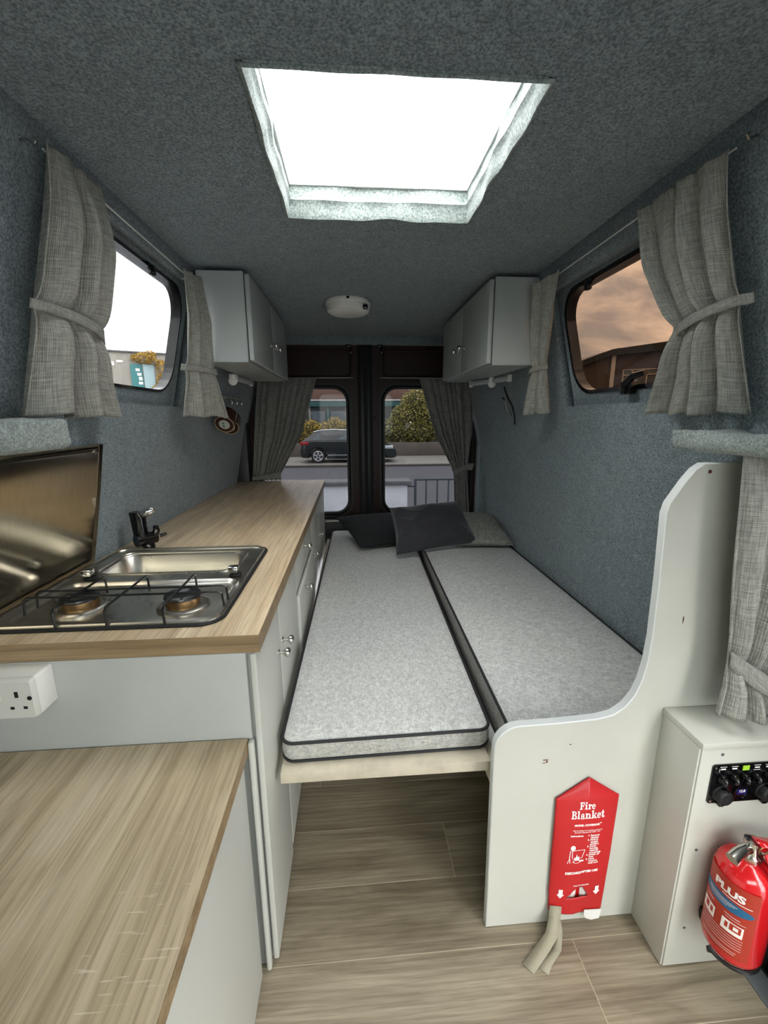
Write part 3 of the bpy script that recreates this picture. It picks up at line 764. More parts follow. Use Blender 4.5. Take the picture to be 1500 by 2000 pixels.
# ---------------------------------------------------------------- curtains
def curtain(label, A, Bk, N, nf, amp, seed, tie, group, mat='linen', z_hem=0., nu=96, nv=44, tie_lab=None, tabs=(.0, .0), tw=.036):
    """A, Bk: (v,(x,y,z)) keys of the two side edges; tie = (v at u=0, v at u=1)"""
    rnd = random.Random(seed); ph = [rnd.uniform(0, 6.28) for _ in range(6)]; N = Vector(N)
    t = thing('curtain', label, 'curtain', tuple((Vector(A[-1][1])+Vector(Bk[-1][1]))/2), group)
    def fold(u, v):
        uu = u + .035*sin(2*pi*u*1.3+ph[0]) + .02*sin(2*pi*u*2.7+ph[1]) + .012*sin(3*v+ph[4])
        s = abs(sin(pi*nf*uu+ph[2]))**1.05
        return s*(.84+.16*sin(2*pi*u*nf*.47+ph[3]))
    def tv(u): return tie[0]+(tie[1]-tie[0])*u if tie else 9
    def P(u, v):
        a, b_ = Vector(interp(A, v)), Vector(interp(Bk, v)); p = a.lerp(b_, u)
        am = interp(amp, v)
        d = abs(v-tv(u)); pinch = 1-.45*math.exp(-(d/.07)**2) if tie else 1
        ga = .35*math.exp(-v/.05)*sin(2*pi*nf*2.6*u+ph[5])*.006
        hem = .004*sin(2*pi*nf*.8*u+ph[3])*v
        return p + N*(am*pinch*fold(u, v)+ga+.004) + Vector((0, 0, hem))
    wd = (Vector(Bk[-1][1])-Vector(A[-1][1])).length*1.35; ht = (Vector(A[0][1])-Vector(A[-1][1])).length
    obj('cloth', grid(B(), P, nu, nv, wd, ht), mat, t, smooth=180, solid=.002)
    if tie:
        def T(u, v):
            uu = min(max(u, 0), 1); vv = tv(uu) + (v-.5)*tw/ht
            am = interp(amp, vv); a, b_ = Vector(interp(A, vv)), Vector(interp(Bk, vv))
            ex = 0.
            q = a.lerp(b_, u)
            e = max(0., -u, u-1)
            off = am*.62*(1-min(1, e*9))*(.15+.85*sin(pi*(.02+.96*uu))**.6)+.010
            return q + N*off + Vector((0, 0, .004*sin(pi*v)*0))
        lo, hi = -tabs[0], 1+tabs[1]
        tb = obj('tieback', grid(B(), lambda u, v: T(lo+(hi-lo)*u, v), 40, 4, wd, tw), mat, t, smooth=180, solid=.003)
    return t
G = 'side window curtains'
curtain('large coarse grey linen curtain at the bright window, tied back above the hob',
        [(0, (-.542, .925, 1.785)), (.57, (-.606, .905, 1.51)), (1, (-.668, .912, 1.308))],
        [(0, (-.542, 1.105, 1.785)), (.3, (-.560, 1.105, 1.64)), (.58, (-.612, 1.135, 1.50)), (.8, (-.645, 1.19, 1.40)), (1, (-.668, 1.265, 1.305))],
        (1, 0, 0), 3.3, [(0, .016), (.25, .060), (.6, .066), (1, .072)], 3, (.57, .61), G, tabs=(.04, .0))
curtain('narrow pale curtain at the bright window beside the overhead cabinet',
        [(0, (-.542, 1.545, 1.772)), (.3, (-.556, 1.560, 1.63)), (.63, (-.592, 1.615, 1.478)), (1, (-.650, 1.650, 1.306))],
        [(0, (-.512, 1.652, 1.772)), (.3, (-.502, 1.668, 1.63)), (.63, (-.510, 1.690, 1.470)), (1, (-.518, 1.835, 1.302))],
        (1, 0, 0), 2.5, [(0, .012), (.3, .026), (.6, .022), (1, .036)], 5, (.64, .64), G, tabs=(.1, .02), nu=64)
curtain('large coarse grey linen curtain at the brown window, with a tieback tab',
        [(0, (.7055, .850, 1.778)), (.57, (.775, .835, 1.51)), (1, (.848, .840, 1.308))],
        [(0, (.7055, 1.088, 1.778)), (.3, (.745, 1.050, 1.63)), (.57, (.785, 1.005, 1.505)), (.8, (.818, 1.055, 1.40)), (1, (.846, 1.115, 1.304))],
        (-1, 0, 0), 3.7, [(0, .014), (.25, .045), (.6, .048), (1, .055)], 11, (.54, .60), G, tabs=(.14, .02))
curtain('narrow grey curtain at the brown window beside the overhead cabinet',
        [(0, (.7055, 1.480, 1.772)), (.3, (.735, 1.555, 1.63)), (.6, (.765, 1.655, 1.495)), (1, (.812, 1.665, 1.318))],
        [(0, (.676, 1.660, 1.772)), (.3, (.690, 1.665, 1.63)), (.6, (.712, 1.685, 1.480)), (1, (.738, 1.800, 1.310))],
        (-1, 0, 0), 2.5, [(0, .012), (.3, .024), (.6, .020), (1, .032)], 15, (.62, .62), G, tabs=(.02, .1), nu=64)
G2 = 'rear door curtains'
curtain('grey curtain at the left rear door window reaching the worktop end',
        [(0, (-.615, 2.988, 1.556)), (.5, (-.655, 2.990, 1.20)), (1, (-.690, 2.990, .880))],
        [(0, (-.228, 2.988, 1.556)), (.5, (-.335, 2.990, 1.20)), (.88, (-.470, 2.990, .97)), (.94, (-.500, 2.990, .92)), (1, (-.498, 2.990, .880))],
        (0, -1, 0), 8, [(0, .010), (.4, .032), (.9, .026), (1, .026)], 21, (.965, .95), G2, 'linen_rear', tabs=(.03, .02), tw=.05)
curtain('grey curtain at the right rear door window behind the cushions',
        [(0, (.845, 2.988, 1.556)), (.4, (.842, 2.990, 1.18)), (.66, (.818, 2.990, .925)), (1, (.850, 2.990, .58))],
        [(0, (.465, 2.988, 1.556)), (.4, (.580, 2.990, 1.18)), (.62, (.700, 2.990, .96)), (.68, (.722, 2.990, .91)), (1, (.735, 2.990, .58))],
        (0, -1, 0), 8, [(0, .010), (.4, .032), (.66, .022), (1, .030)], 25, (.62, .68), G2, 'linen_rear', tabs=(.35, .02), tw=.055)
curtain('gathered linen curtain hanging below the right ledge onto the white box',
        [(0, (.745, .765, 1.226)), (.4, (.762, .762, 1.0)), (.78, (.785, .760, .800)), (.88, (.782, .758, .745)), (1, (.772, .755, .675))],
        [(0, (1.03, .765, 1.226)), (.4, (1.02, .762, 1.0)), (.78, (.92, .760, .76)), (.88, (.95, .758, .71)), (1, (1.0, .755, .650))],
        (0, -1, 0), 4.6, [(0, .014), (.2, .036), (.7, .040), (1, .048)], 31, (.77, .93), None, tabs=(.02, .3), tw=.05)

def wire(label, p, q, hooks):
    t = thing('curtain_wire', label, 'curtain wire', p, 'curtain wires')
    obj('wire', tube(B(), [p, q], .0019, 8), 'white_plastic', t)
    for h, n in hooks:
        h = Vector(h); n = Vector(n)
        obj('hook', tube(B(), [h + n*.03, h + n*.012, h + Vector((0, 0, -.006)), h - n*.004, h + Vector((0, 0, .004))], .0022, 7), 'screw', t)
wire('white curtain wire above the bright side window', (-.547, .935, 1.777), (-.547, 1.66, 1.772), [((-.547, .915, 1.78), (-1, 0, 0)), ((-.547, 1.655, 1.772), (-1, 0, 0))])
wire('white curtain wire above the brown side window', (.7115, .850, 1.778), (.7115, 1.67, 1.772), [((.7115, .825, 1.785), (1, 0, 0)), ((.7115, 1.66, 1.772), (1, 0, 0))])
wire('white curtain rod across the left rear door', (-.64, 2.998, 1.560), (.02, 2.998, 1.563), [((.01, 2.998, 1.563), (0, 1, 0))])
wire('white curtain rod across the right rear door', (.20, 2.998, 1.563), (.86, 2.998, 1.560), [((.21, 2.998, 1.563), (0, 1, 0))])

# window catches
def catch(label, f, sgn, y, z, big):
    t = thing('window_catch', label, 'window catch', (f(z), y, z))
    x = f(z)+sgn*.018
    if big:
        b = B(); box(b, x-.016, x+.012, y-.035, y+.012, z-.022, z+.018, .005); obj('bracket', b, 'black_gloss', t)
        b = B(); tube(b, [(x-sgn*.010, y-.01, z+.012), (x-sgn*.016, y-.05, z+.030), (x-sgn*.014, y-.10, z+.034)], [.012, .010, .008], 10); obj('lever', b, 'black_gloss', t)
    else:
        b = B(); box(b, x-.008, x+.010, y-.012, y+.012, z-.014, z+.014, .005); obj('clip', b, 'black_gloss', t)
        b = B(); tube(b, [(x, y-.028, z+.012), (x, y+.028, z+.012)], .006, 8); obj('hinge_pin', b, 'black_gloss', t)
catch('black window catch at the bottom of the brown window', xr, 1, 1.300, 1.388, True)
catch('small black hinge clip at the top of the brown window', xr, 1, 1.435, 1.712, False)
catch('small black hinge clip at the top of the bright window', xl, -1, 1.475, 1.742, False)

# ---------------------------------------------------------------- bed
def slab(quad, z0, z1, rad, puff, name_top, thing_, lean=0.):
    """rounded mattress: quad = 4 floor-plan corners ccw; builds cover, side band and piping"""
    q = [Vector((x, y, 0)) for x, y in quad]
    def outline(ins, n=7):
        o = []
        for i in range(4):
            p, a, c = q[i], q[i-1], q[(i+1) % 4]
            da, dc = (a-p).normalized(), (c-p).normalized()
            base = p + (da+dc)*ins
            r = max(rad-ins*.5, .006)
            s, e = base+da*r, base+dc*r; cen = base+(da+dc)*r
            for k in range(n+1):
                th = (pi/2)*k/n; o.append(cen - dc*(r*cos(th)) - da*(r*sin(th)))
        return o
    up = lambda pts, z: [Vector((p.x, p.y, z)) for p in pts]
    b = B(); lp = [up(outline(.0), z1-.004)]
    lp += [up(outline(.006), z1), up(outline(.02), z1+puff*.35), up(outline(.045), z1+puff*.7)]
    last = loft(b, lp); b.faces.new(last); bmesh.ops.recalc_face_normals(b, faces=b.faces)
    obj('cover', b, 'mattress', thing_, smooth=60)
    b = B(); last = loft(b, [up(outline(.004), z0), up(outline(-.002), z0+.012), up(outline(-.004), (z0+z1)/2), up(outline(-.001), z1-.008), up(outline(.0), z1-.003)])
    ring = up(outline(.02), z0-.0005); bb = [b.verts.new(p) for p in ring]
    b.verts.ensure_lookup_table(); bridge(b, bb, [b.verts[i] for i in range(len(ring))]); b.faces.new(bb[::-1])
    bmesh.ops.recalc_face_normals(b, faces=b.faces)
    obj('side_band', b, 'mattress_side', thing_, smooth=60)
    obj('piping', tube(B(), up(outline(-.002), z1-.002), .0042, 7, True), 'piping', thing_)
    obj('piping', tube(B(), up(outline(.0), z0+.004), .0042, 7, True), 'piping', thing_)
ml = thing('mattress', 'left grey bed mattress with black piping beside the kitchen cabinets', 'mattress', (.07, 1.9, .465), 'bed mattresses')
slab([(-.187, .905), (.338, .915), (.388, 2.90), (-.145, 2.905)], .466, .524, .03, .008, 'cover', ml)
mr_ = thing('mattress', 'right grey bed mattress with black piping along the felt wall', 'mattress', (.66, 1.9, .465), 'bed mattresses')
slab([(.374, .855), (.920, .850), (.925, 2.90), (.418, 2.90)],   .455, .551, .035, .010, 'cover', mr_)
bd = thing('bed_board', 'bare plywood board under the left mattress', 'board', (.07, 1.9, .437))
obj('board', Bx(-.188, .328, .872, 2.90, .437, .4655, .002), 'raw_ply', bd)
bb_ = thing('bench_base', 'pale grey bench base under the right mattress', 'bench', (.64, 1.9, 0))
b = B(); box(b, .352, .915, .86, 2.88, .425, .4545, .001); box(b, .40, .44, 1.6, 1.64, .0, .425); box(b, .40, .44, .90, .94, .0, .425); box(b, .352, .928, 2.85, 2.88, 0, .425)
obj('frame', b, 'panel_back', bb_)
obj('support_rail', Bx(.332, .352, .87, 2.88, .39, .451, .002), 'raw_ply', bb_)

def pillow(name, label, quad, th, mat, seed, crease=.0, seam=True, fluff=0.):
    """quad: corners bl, br, tr, tl"""
    q = [Vector(p) for p in quad]; rnd = random.Random(seed); ph = [rnd.uniform(0, 6.28) for _ in range(8)]
    nrm = (q[1]-q[0]).cross(q[3]-q[0]).normalized()
    def base(u, v):
        # edges bow in slightly between the corners
        uu = u + .030*sin(pi*v)*(1-2*u)*.9; vv = v + .030*sin(pi*u)*(1-2*v)*.9
        return q[0].lerp(q[1], uu).lerp(q[3].lerp(q[2], uu), vv)
    def hgt(u, v):
        a = (1-abs(2*u-1)**2.6); c = (1-abs(2*v-1)**2.6)
        h = (max(a, 0)*max(c, 0))**.55
        w = sin(9*u+4*v+ph[0])*sin(5*v-3*u+ph[1]) + .6*sin(16*u-9*v+ph[2])
        edge = math.exp(-min(u, v, 1-u, 1-v)/.10)
        return th*h*(1+crease*w*(.5+edge)) 
    def wr(u, v, s):
        """pull wrinkles running in from the seams"""
        if not crease: return 0
        k = min(1, 8*min(u, v, 1-u, 1-v)); a = max(0, sin(23*u+7*sin(3*v)+ph[3]))**3*math.exp(-v/.28) + max(0, sin(19*v+6*sin(4*u)+ph[4]))**3*math.exp(-min(u, 1-u)/.22) + .6*max(0, sin(14*u-11*v+ph[5]))**4
        return s*crease*.05*a*k
    b = B(); n = 80 if fluff else 44
    def side(s): return lambda u, v: base(u, v) + nrm*(s*hgt(u, v)*(1 if s > 0 else .8) + (.0006*s) + s*fluff*rnd.random() + wr(u, v, s))
    grid(b, side(1), n, n); grid(b, side(-1), n, n)
    bmesh.ops.remove_doubles(b, verts=b.verts, dist=.0016); bmesh.ops.recalc_face_normals(b, faces=b.faces)
    t = thing(name, label, 'cushion', tuple((q[0]+q[1])/2), 'cushions at the head of the bed')
    obj('cover', b, mat, t, smooth=180)
    if seam:
        pts = [base(i/12, 0) for i in range(12)] + [base(1, i/12) for i in range(12)] + [base(1-i/12, 1) for i in range(12)] + [base(0, 1-i/12) for i in range(12)]
        obj('seam', tube(B(), pts, .003, 6, True), mat, t)
    return t
pillow('cushion', 'black boucle cushion lying at the left behind the charcoal cushion', [(.035, 2.37, .562), (.42, 2.47, .572), (.36, 2.86, .645), (-.115, 2.80, .640)], .055, 'boucle', 2, .03, fluff=.005)
pillow('cushion', 'light grey fleecy cushion lying by the felt wall', [(.57, 2.29, .588), (.912, 2.265, .585), (.922, 2.66, .668), (.60, 2.72, .672)], .052, 'fleece', 4, .03, fluff=.007)
pillow('cushion', 'charcoal velvet cushion resting on top between two others', [(.232, 2.205, .566), (.712, 2.30, .598), (.640, 2.475, .806), (.218, 2.46, .772)], .062, 'velvet', 6, .22)

# ---------------------------------------------------------------- partition, box and what hangs on them
pt = thing('partition_panel', 'white-painted curved plywood partition at the foot of the bed', 'partition', (.6, .83, 0))
def arc(cx_, cz, r, a0, a1, n): return [(cx_+r*cos(R(a0+(a1-a0)*i/n)), cz+r*sin(R(a0+(a1-a0)*i/n))) for i in range(n+1)]
out = [(.324, .002), (.318, .522)] + arc(.375, .545, .0565, 180, 95, 8) + [(.46, .6035), (.560, .609)] \
    + [(.598, .618), (.625, .638), (.645, .668), (.657, .705), (.664, .75), (.667, .81), (.664, .95), (.657, 1.10)] + [(.662, 1.122), (.690, 1.168), (.708, 1.192), (.724, 1.203)] + [(.85, 1.205), (.872, 1.19), (.925, .876), (.938, .60), (.945, .002)]
obj('panel', plate(B(), out[::-1], [], 0, .018, XZ(.822)), 'paint', pt)
rim = [Vector((u, .831, v)) for u, v in out[1:-5]]
eb = B()
vs = []
for i, (u, v) in enumerate(out[:-4]):
    p0 = Vector((out[max(i-1, 0)][0], 0, out[max(i-1, 0)][1])); p1 = Vector((out[i+1][0], 0, out[i+1][1]))
    d = (p1-p0).normalized(); n_ = Vector((-d.z, 0, d.x))
    vs.append([eb.verts.new(Vector((u, 0, v)) + n_*e + Vector((0, y, 0))) for e, y in ((.0003, .8205), (.0022, .8225), (.0022, .8405), (.0003, .8415), (-.001, .8215))])
for a, b in zip(vs, vs[1:]):
    for k in range(3): eb.faces.new((a[k], a[k+1], b[k+1], b[k]))
bmesh.ops.recalc_face_normals(eb, faces=eb.faces)
obj('edging', eb, 'paint_edge', pt)
ch = B()
for (u, v, w, h, s) in ((.738, 1.188, .012, .010, 0), (.442, .506, .018, .004, 1), (.446, .501, .006, .008, 1), (.440, .498, .012, .002, 1), (.732, .855, .004, .020, 0), (.500, .545, .006, .003, 1)):
    pts = [(u+w*cos(k)*random.uniform(.6, 1.1)*.5, v+h*sin(k)*random.uniform(.6, 1.1)*.5) for k in [2*pi*i/9 for i in range(9)]]
    plate(ch, pts, [], -.0004, .0006, XZ(.822))
obj('paint_chips', ch, 'rust', pt)

bx_ = thing('control_box', 'white-painted box unit with switch panel beside the partition', 'box', (.83, .765, 0))
obj('body', Bx(.723, .930, .7095, .8215, .002, .616, .002), 'paint', bx_)
obj('side_panel', Bx(.7185, .7228, .7125, .8215, .002, .616, .001), 'paint', bx_)
obj('top_panel', Bx(.7175, .931, .7045, .8215, .6165, .632, .002), 'paint', bx_)
for x, z in ((.770, .600), (.752, .35), (.760, .12), (.70, .5)):
    if x > .72: obj('screw', lathe(B(), [(.0035, 0), (.0035, .0012), (.001, .0016)], (x, .7096, z), (0, -1, 0), 12), 'alu', bx_)

cp = thing('switch_panel', 'black control panel with buttons, sockets and blue display on the white box', 'switch panel', (.82, .706, .48))
PX0, PX1, PZ0, PZ1 = .752, .905, .479, .576
obj('plate', plate(B(), rrect(PX0, PX1, PZ0, PZ1, .006, 4), [], -.003, 0, XZ(.7092)), 'black_gloss', cp)
for i in range(5):
    x = .775 + i*.0258; z = .5425
    bt = obj('button', lathe(B(), [(.0105, 0), (.0105, .006), (.0092, .008), (.0085, .0075), (.0075, .014), (.004, .017), (.0005, .0175)], (x, .7060, z), (0, -1, 0), 20), 'black_gloss', cp)
    if i == 2: obj('lit_label', Bx(x-.0075, x+.0075, .7052, .7060, .560, .5715), 'green_led', cp)
    else:
        b = B(); box(b, x-.0075, x+.0075, .7055, .7060, .5705, .5715); box(b, x-.0055, x+.0055, .7055, .7060, .564, .567)
        if i == 0: box(b, x-.0085, x-.0077, .7055, .7060, .559, .5665)
        if i == 3: box(b, x-.0075, x+.0075, .7055, .7060, .5590, .5600)
        obj('button_label', b, 'white_print', cp)
for i, x in enumerate((.7765, .876)):
    ck = obj('socket_cap', lathe(B(), [(.0195, 0), (.0195, .004), (.0175, .005), (.0170, .016), (.0145, .019), (.012, .0195), (.0115, .018), (.0005, .018)], (x, .7060, .506), (0, -1, 0), 28), 'black_matt', cp)
    obj('cap_tab', Bx(x-.006, x+.006, .695, .7055, .479, .489, .002), 'black_gloss', ck); obj('cap_hinge', Bx(x-.004, x+.004, .688, .700, .521, .526, .002), 'black_gloss', ck)
dm = obj('display', lathe(B(), [(.0185, 0), (.0185, .004), (.0165, .0045), (.016, .002), (.0005, .002)], (.826, .7060, .506), (0, -1, 0), 28), 'black_gloss', cp)
obj('screen', plate(B(), rrect(.8145, .8375, .4995, .513, .002, 2), [], -.0026, 0, XZ(.7060)), 'blue_display', dm)
put_text('digits', '12.8', .0085, lambda u, v, t: Vector((.826+u, .7033, .5055+v)), 'white_print', dm, .0003, 'CENTER')
for x, z in ((PX0+.0065, PZ1-.0065), (PX0+.0065, PZ0+.0065), (PX1-.0065, PZ1-.0065), (PX1-.0065, PZ0+.0065)):
    obj('screw', lathe(B(), [(.0032, 0), (.0032, .0015), (.001, .002)], (x, .7060, z), (0, -1, 0), 12), 'screw', cp)

# fire blanket pouch
fb = thing('fire_blanket', 'red fire blanket pouch hanging on the white partition', 'fire blanket', (.55, .81, .04))
def pouch_w(z): return interp([(0., (.487, .622)), (.06, (.483, .624)), (.12, (.479, .626)), (.25, (.477, .630)), (.40, (.475, .633))], z)
FY = .800
def pouch(u, v, back=False):
    z = .045 + (.398-.045)*v; a, b_ = pouch_w(z); x = a+(b_-a)*u
    zlow = z - (.010*(u) - .018*abs(u-.45))*(1-v)**2
    puff = .014*(sin(pi*u)**.6)*(.35+.65*sin(pi*(.1+.85*v))) + .003*sin(7*u+2*v)*(1-v)
    return Vector((x, .8195-(.0015 if back else .003+puff), zlow))
def hole_u(u, v):
    # torn opening low on the pouch
    z = v*.353+.045
    if .098 < z < .135:
        k = (z-.098)/.037; return .26+.20*k < u < .70-.13*k
    return False
b = B(); nu, nv = 60, 90; V = {}
for j in range(nv+1):
    for i in range(nu+1): V[i, j] = b.verts.new(pouch(i/nu, j/nv))
for j in range(nv):
    for i in range(nu):
        if not hole_u((i+.5)/nu, (j+.5)/nv): b.faces.new((V[i, j], V[i+1, j], V[i+1, j+1], V[i, j+1]))
# flap up to the hanging point
top = [V[i, nv] for i in range(nu+1)]
ap = []
for i in range(nu+1):
    u = i/nu; h = .056*(1-abs(2*u-1.0)); p = top[i].co.copy(); ap.append(b.verts.new((p.x, .8175, p.z+max(h, .0008))))
for i in range(nu): b.faces.new((top[i], top[i+1], ap[i+1], ap[i]))
for v in [v for v in b.verts if not v.link_faces]: b.verts.remove(v)
bmesh.ops.recalc_face_normals(b, faces=b.faces)
obj('pouch', b, 'red_vinyl', fb, smooth=60, solid=.0015)
b = B(); plate(b, [(.484, .058), (.620, .058), (.630, .30), (.632, .396), (.478, .396), (.479, .20)], [], 0, .0012, XZ(.8195)); obj('pouch_back', b, 'red_vinyl', fb)
obj('folded_cloth', grid(B(), lambda u, v: Vector((.515+.085*u, .8165-.004*sin(9*u)-.002*sin(21*u), .075+.075*v)), 24, 6), 'white_cloth', fb, solid=.001)
obj('eyelet', lathe(B(), [(.003, 0), (.0055, .0), (.0062, .0012), (.0055, .002), (.003, .0018)], (.5535, .8172, .441), (0, -1, 0), 18), 'copper', fb)
obj('hanging_screw', lathe(B(), [(.0028, -.003), (.0028, .002), (.0005, .003)], (.5535, .8172, .441), (0, -1, 0), 12), 'black_iron', fb)
b = B(); plate(b, [(.575, .040), (.580, .026), (.597, .018), (.618, .022), (.6215, .050), (.575, .052)], [], 0, .002, XZ(.806)); obj('cloth_corner', b, 'white_cloth', fb)
def FP(u, v, t=0):
    """print lies on the pouch: u right, v up in metres around (.55, z)"""
    z = v; a, b_ = pouch_w(z); uu = (u-a)/(b_-a); vv = (z-.045)/.353
    p = pouch(min(max(uu, 0), 1), min(max(vv, 0), 1)); return Vector((u, p.y-.0024, z))
# slab-serif lettering built from strokes
T_, s_, e_x = .20, .12, .10
def rect(x0, x1, y0, y1): return [(x0, y0), (x1, y0), (x1, y1), (x0, y1)]
def arcb(cx_, cy_, rx, ry, t, a0, a1, tv=None, n=14):
    tv = t if tv is None else tv; o = []
    pts = [R(a0+(a1-a0)*i/n) for i in range(n+1)]
    for p, q in zip(pts, pts[1:]):
        o.append([(cx_+rx*cos(p), cy_+ry*sin(p)), (cx_+rx*cos(q), cy_+ry*sin(q)), (cx_+(rx-t)*cos(q), cy_+(ry-tv)*sin(q)), (cx_+(rx-t)*cos(p), cy_+(ry-tv)*sin(p))])
    return o
def stem(x, h, tl=True, bs=True, w=T_):
    o = [rect(x, x+w, 0, h)]
    if bs: o.append(rect(x-e_x, x+w+e_x, 0, s_))
    if tl: o.append(rect(x-e_x, x+.02, h-s_, h))
    return o
GLY = {
 'F': (.72, stem(.12, 1) + [rect(.02, .66, .86, 1), rect(.55, .66, .64, 1), rect(.3, .48, .46, .58), rect(.44, .54, .36, .68)]),
 'i': (.46, stem(.13, .68) + [rect(.11, .35, .79, 1.0)]),
 'r': (.56, stem(.13, .68) + arcb(.48, .44, .20, .24, .12, 100, 180) + [rect(.42, .56, .46, .68)]),
 'e': (.58, arcb(.29, .34, .27, .35, .17, 5, 320, .11) + [rect(.1, .54, .30, .40)]),
 'B': (.76, stem(.12, 1) + [rect(.02, .40, 0, .12), rect(.02, .40, .88, 1), rect(.3, .42, .46, .57)] + arcb(.40, .745, .26, .255, .19, -90, 90, .12) + arcb(.40, .285, .31, .285, .20, -90, 90, .12)),
 'l': (.46, stem(.13, 1)),
 'a': (.64, [rect(.34, .52, 0, .45), rect(.5, .62, 0, .12)] + arcb(.29, .44, .23, .25, .15, 0, 165, .11) + arcb(.25, .20, .23, .21, .15, 0, 360, .10) + [rect(.06, .2, .42, .54)]),
 'n': (.84, stem(.12, .68) + stem(.52, .42, False) + arcb(.42, .40, .30, .28, .19, 0, 150, .13)),
 'k': (.80, stem(.12, 1) + [[(.30, .26), (.52, .60), (.68, .60), (.42, .22)], [(.36, .36), (.50, .42), (.72, .06), (.54, .06)], rect(.48, .80, 0, s_), rect(.46, .74, .57, .68)]),
 't': (.52, [rect(.14, .34, .08, .92), rect(.0, .46, .57, .68), rect(.22, .48, 0, .13), rect(.40, .50, .03, .24)]),
}
def slab_text(word, cx_, z, h, xs):
    w = sum(GLY[c][0] for c in word)*h*xs; x = cx_-w/2; bm = B()
    for c in word:
        adv, polys = GLY[c]
        for k, pg in enumerate(polys):
            lift = Vector((0, -.00004*k, 0))
            bm.faces.new([bm.verts.new(FP(x+u*h*xs, z+v*h)+lift) for u, v in pg])
        x += adv*h*xs
    return bm
obj('title_print', slab_text('Fire', .5515, .3715, .0205, .84), 'white_print', fb, smooth=0)
obj('title_print', slab_text('Blanket', .5545, .3455, .0222, .82), 'white_print', fb, smooth=0)
def ftxt(body, x, z, size, bold=.0002, al='LEFT', xs=1.): return put_text('small_print', body, size, lambda u, v, t: FP(x+u, z+v), 'white_print', fb, bold, al, xs)
ftxt('MODEL: COVERSAFE', .554, .3245, .0072, .0004, 'CENTER', .95); ftxt('TM', .586, .3295, .0034)
ftxt('This Fire Blanket was Certified conforms to', .557, .3105, .0042, .0001, 'CENTER'); ftxt('European Standard EN 1869 : 1997', .557, .3052, .0046, .0001, 'CENTER')
ftxt('Instructions', .515, .2945, .0066, .0003)
ftxt('1. Remove\n    blanket\n2. Hold in\n    upright\n    position\n3. Cover\n    burning\n    material\n    completely\n4. Switch off\n    heat\n5. Leave\n    covered\n    until cool', .5585, .2945, .0068, .0003)
ftxt('DISCARD', .510, .181, .0098, .0006); ftxt('AFTER USE', .5505, .1835, .0092, .0006)
ftxt('PULL TO RELEASE', .556, .1395, .0052, .0002, 'CENTER')
def fpoly(name, polys):
    b = B()
    for pg in polys: b.faces.new([b.verts.new(FP(u, v)) for u, v in pg])
    return obj(name, b, 'white_print', fb, smooth=0)
for x, z in ((.5045, .115), (.6010, .115)):
    fpoly('arrow_print', [rect(x-.005, x+.005, z, z+.016), [(x-.0095, z), (x, z-.013), (x+.0095, z)]])
def ln(a, b_, w=.0007):
    d = Vector((b_[0]-a[0], b_[1]-a[1])).normalized(); n_ = (-d.y*w, d.x*w)
    return [(a[0]+n_[0], a[1]+n_[1]), (a[0]-n_[0], a[1]-n_[1]), (b_[0]-n_[0], b_[1]-n_[1]), (b_[0]+n_[0], b_[1]+n_[1])]
px_, pz_ = .512, .215
pic = arcb(px_+.012, pz_+.046, .0062, .0075, .0061, 0, 360, .0074) + [ln((px_+.006, pz_+.038), (px_+.0045, pz_+.012), .0009), ln((px_+.0045, pz_+.012), (px_, pz_), .0007), ln((px_+.006, pz_+.014), (px_+.007, pz_), .0007), ln((px_+.011, pz_+.038), (px_+.0115, pz_+.016), .0009),
      ln((px_+.009, pz_+.0375), (px_+.042, pz_+.0405)), ln((px_+.042, pz_+.0405), (px_+.036, pz_+.016)), ln((px_+.036, pz_+.016), (px_+.012, pz_+.013)),
      [(px_+.017, pz_+.010), (px_+.018, pz_+.020), (px_+.0205, pz_+.016), (px_+.0225, pz_+.028), (px_+.0255, pz_+.018), (px_+.029, pz_+.022), (px_+.030, pz_+.010)]] + arcb(px_+.0235, pz_+.005, .010, .005, .0022, 0, 360, .0014) + [rect(px_+.031, px_+.041, pz_+.005, pz_+.010)]
fpoly('pictogram', pic)
# pull tapes falling onto the floor
def tape_pts(pts, w, name='pull_tape'):
    b = B(); rows = []
    for i, (c, d) in enumerate(pts):
        c = Vector(c); d = Vector(d).normalized(); rows.append((b.verts.new(c - d*w/2), b.verts.new(c + d*w/2)))
    for (a, b1), (c, d) in zip(rows, rows[1:]): b.faces.new((a, b1, d, c))
    return obj(name, b, 'tape', fb, smooth=30, solid=.0012)
tape_pts([((.497, .806, .075), (1, -.2, 0)), ((.494, .800, .045), (1, -.2, .0)), ((.480, .782, .020), (1, -.5, 0)), ((.452, .765, .008), (1, -.8, 0)), ((.425, .748, .004), (1, -1, 0)), ((.397, .729, .003), (1, -1.1, 0))], .029)
tape_pts([((.500, .808, .070), (1, 0, 0)), ((.500, .800, .035), (1, .2, 0)), ((.500, .785, .012), (1, .2, .3)), ((.482, .760, .004), (1, -.4, .1)), ((.448, .738, .0045), (1, -.9, 0)), ((.432, .722, .003), (1, -1, 0))], .024)

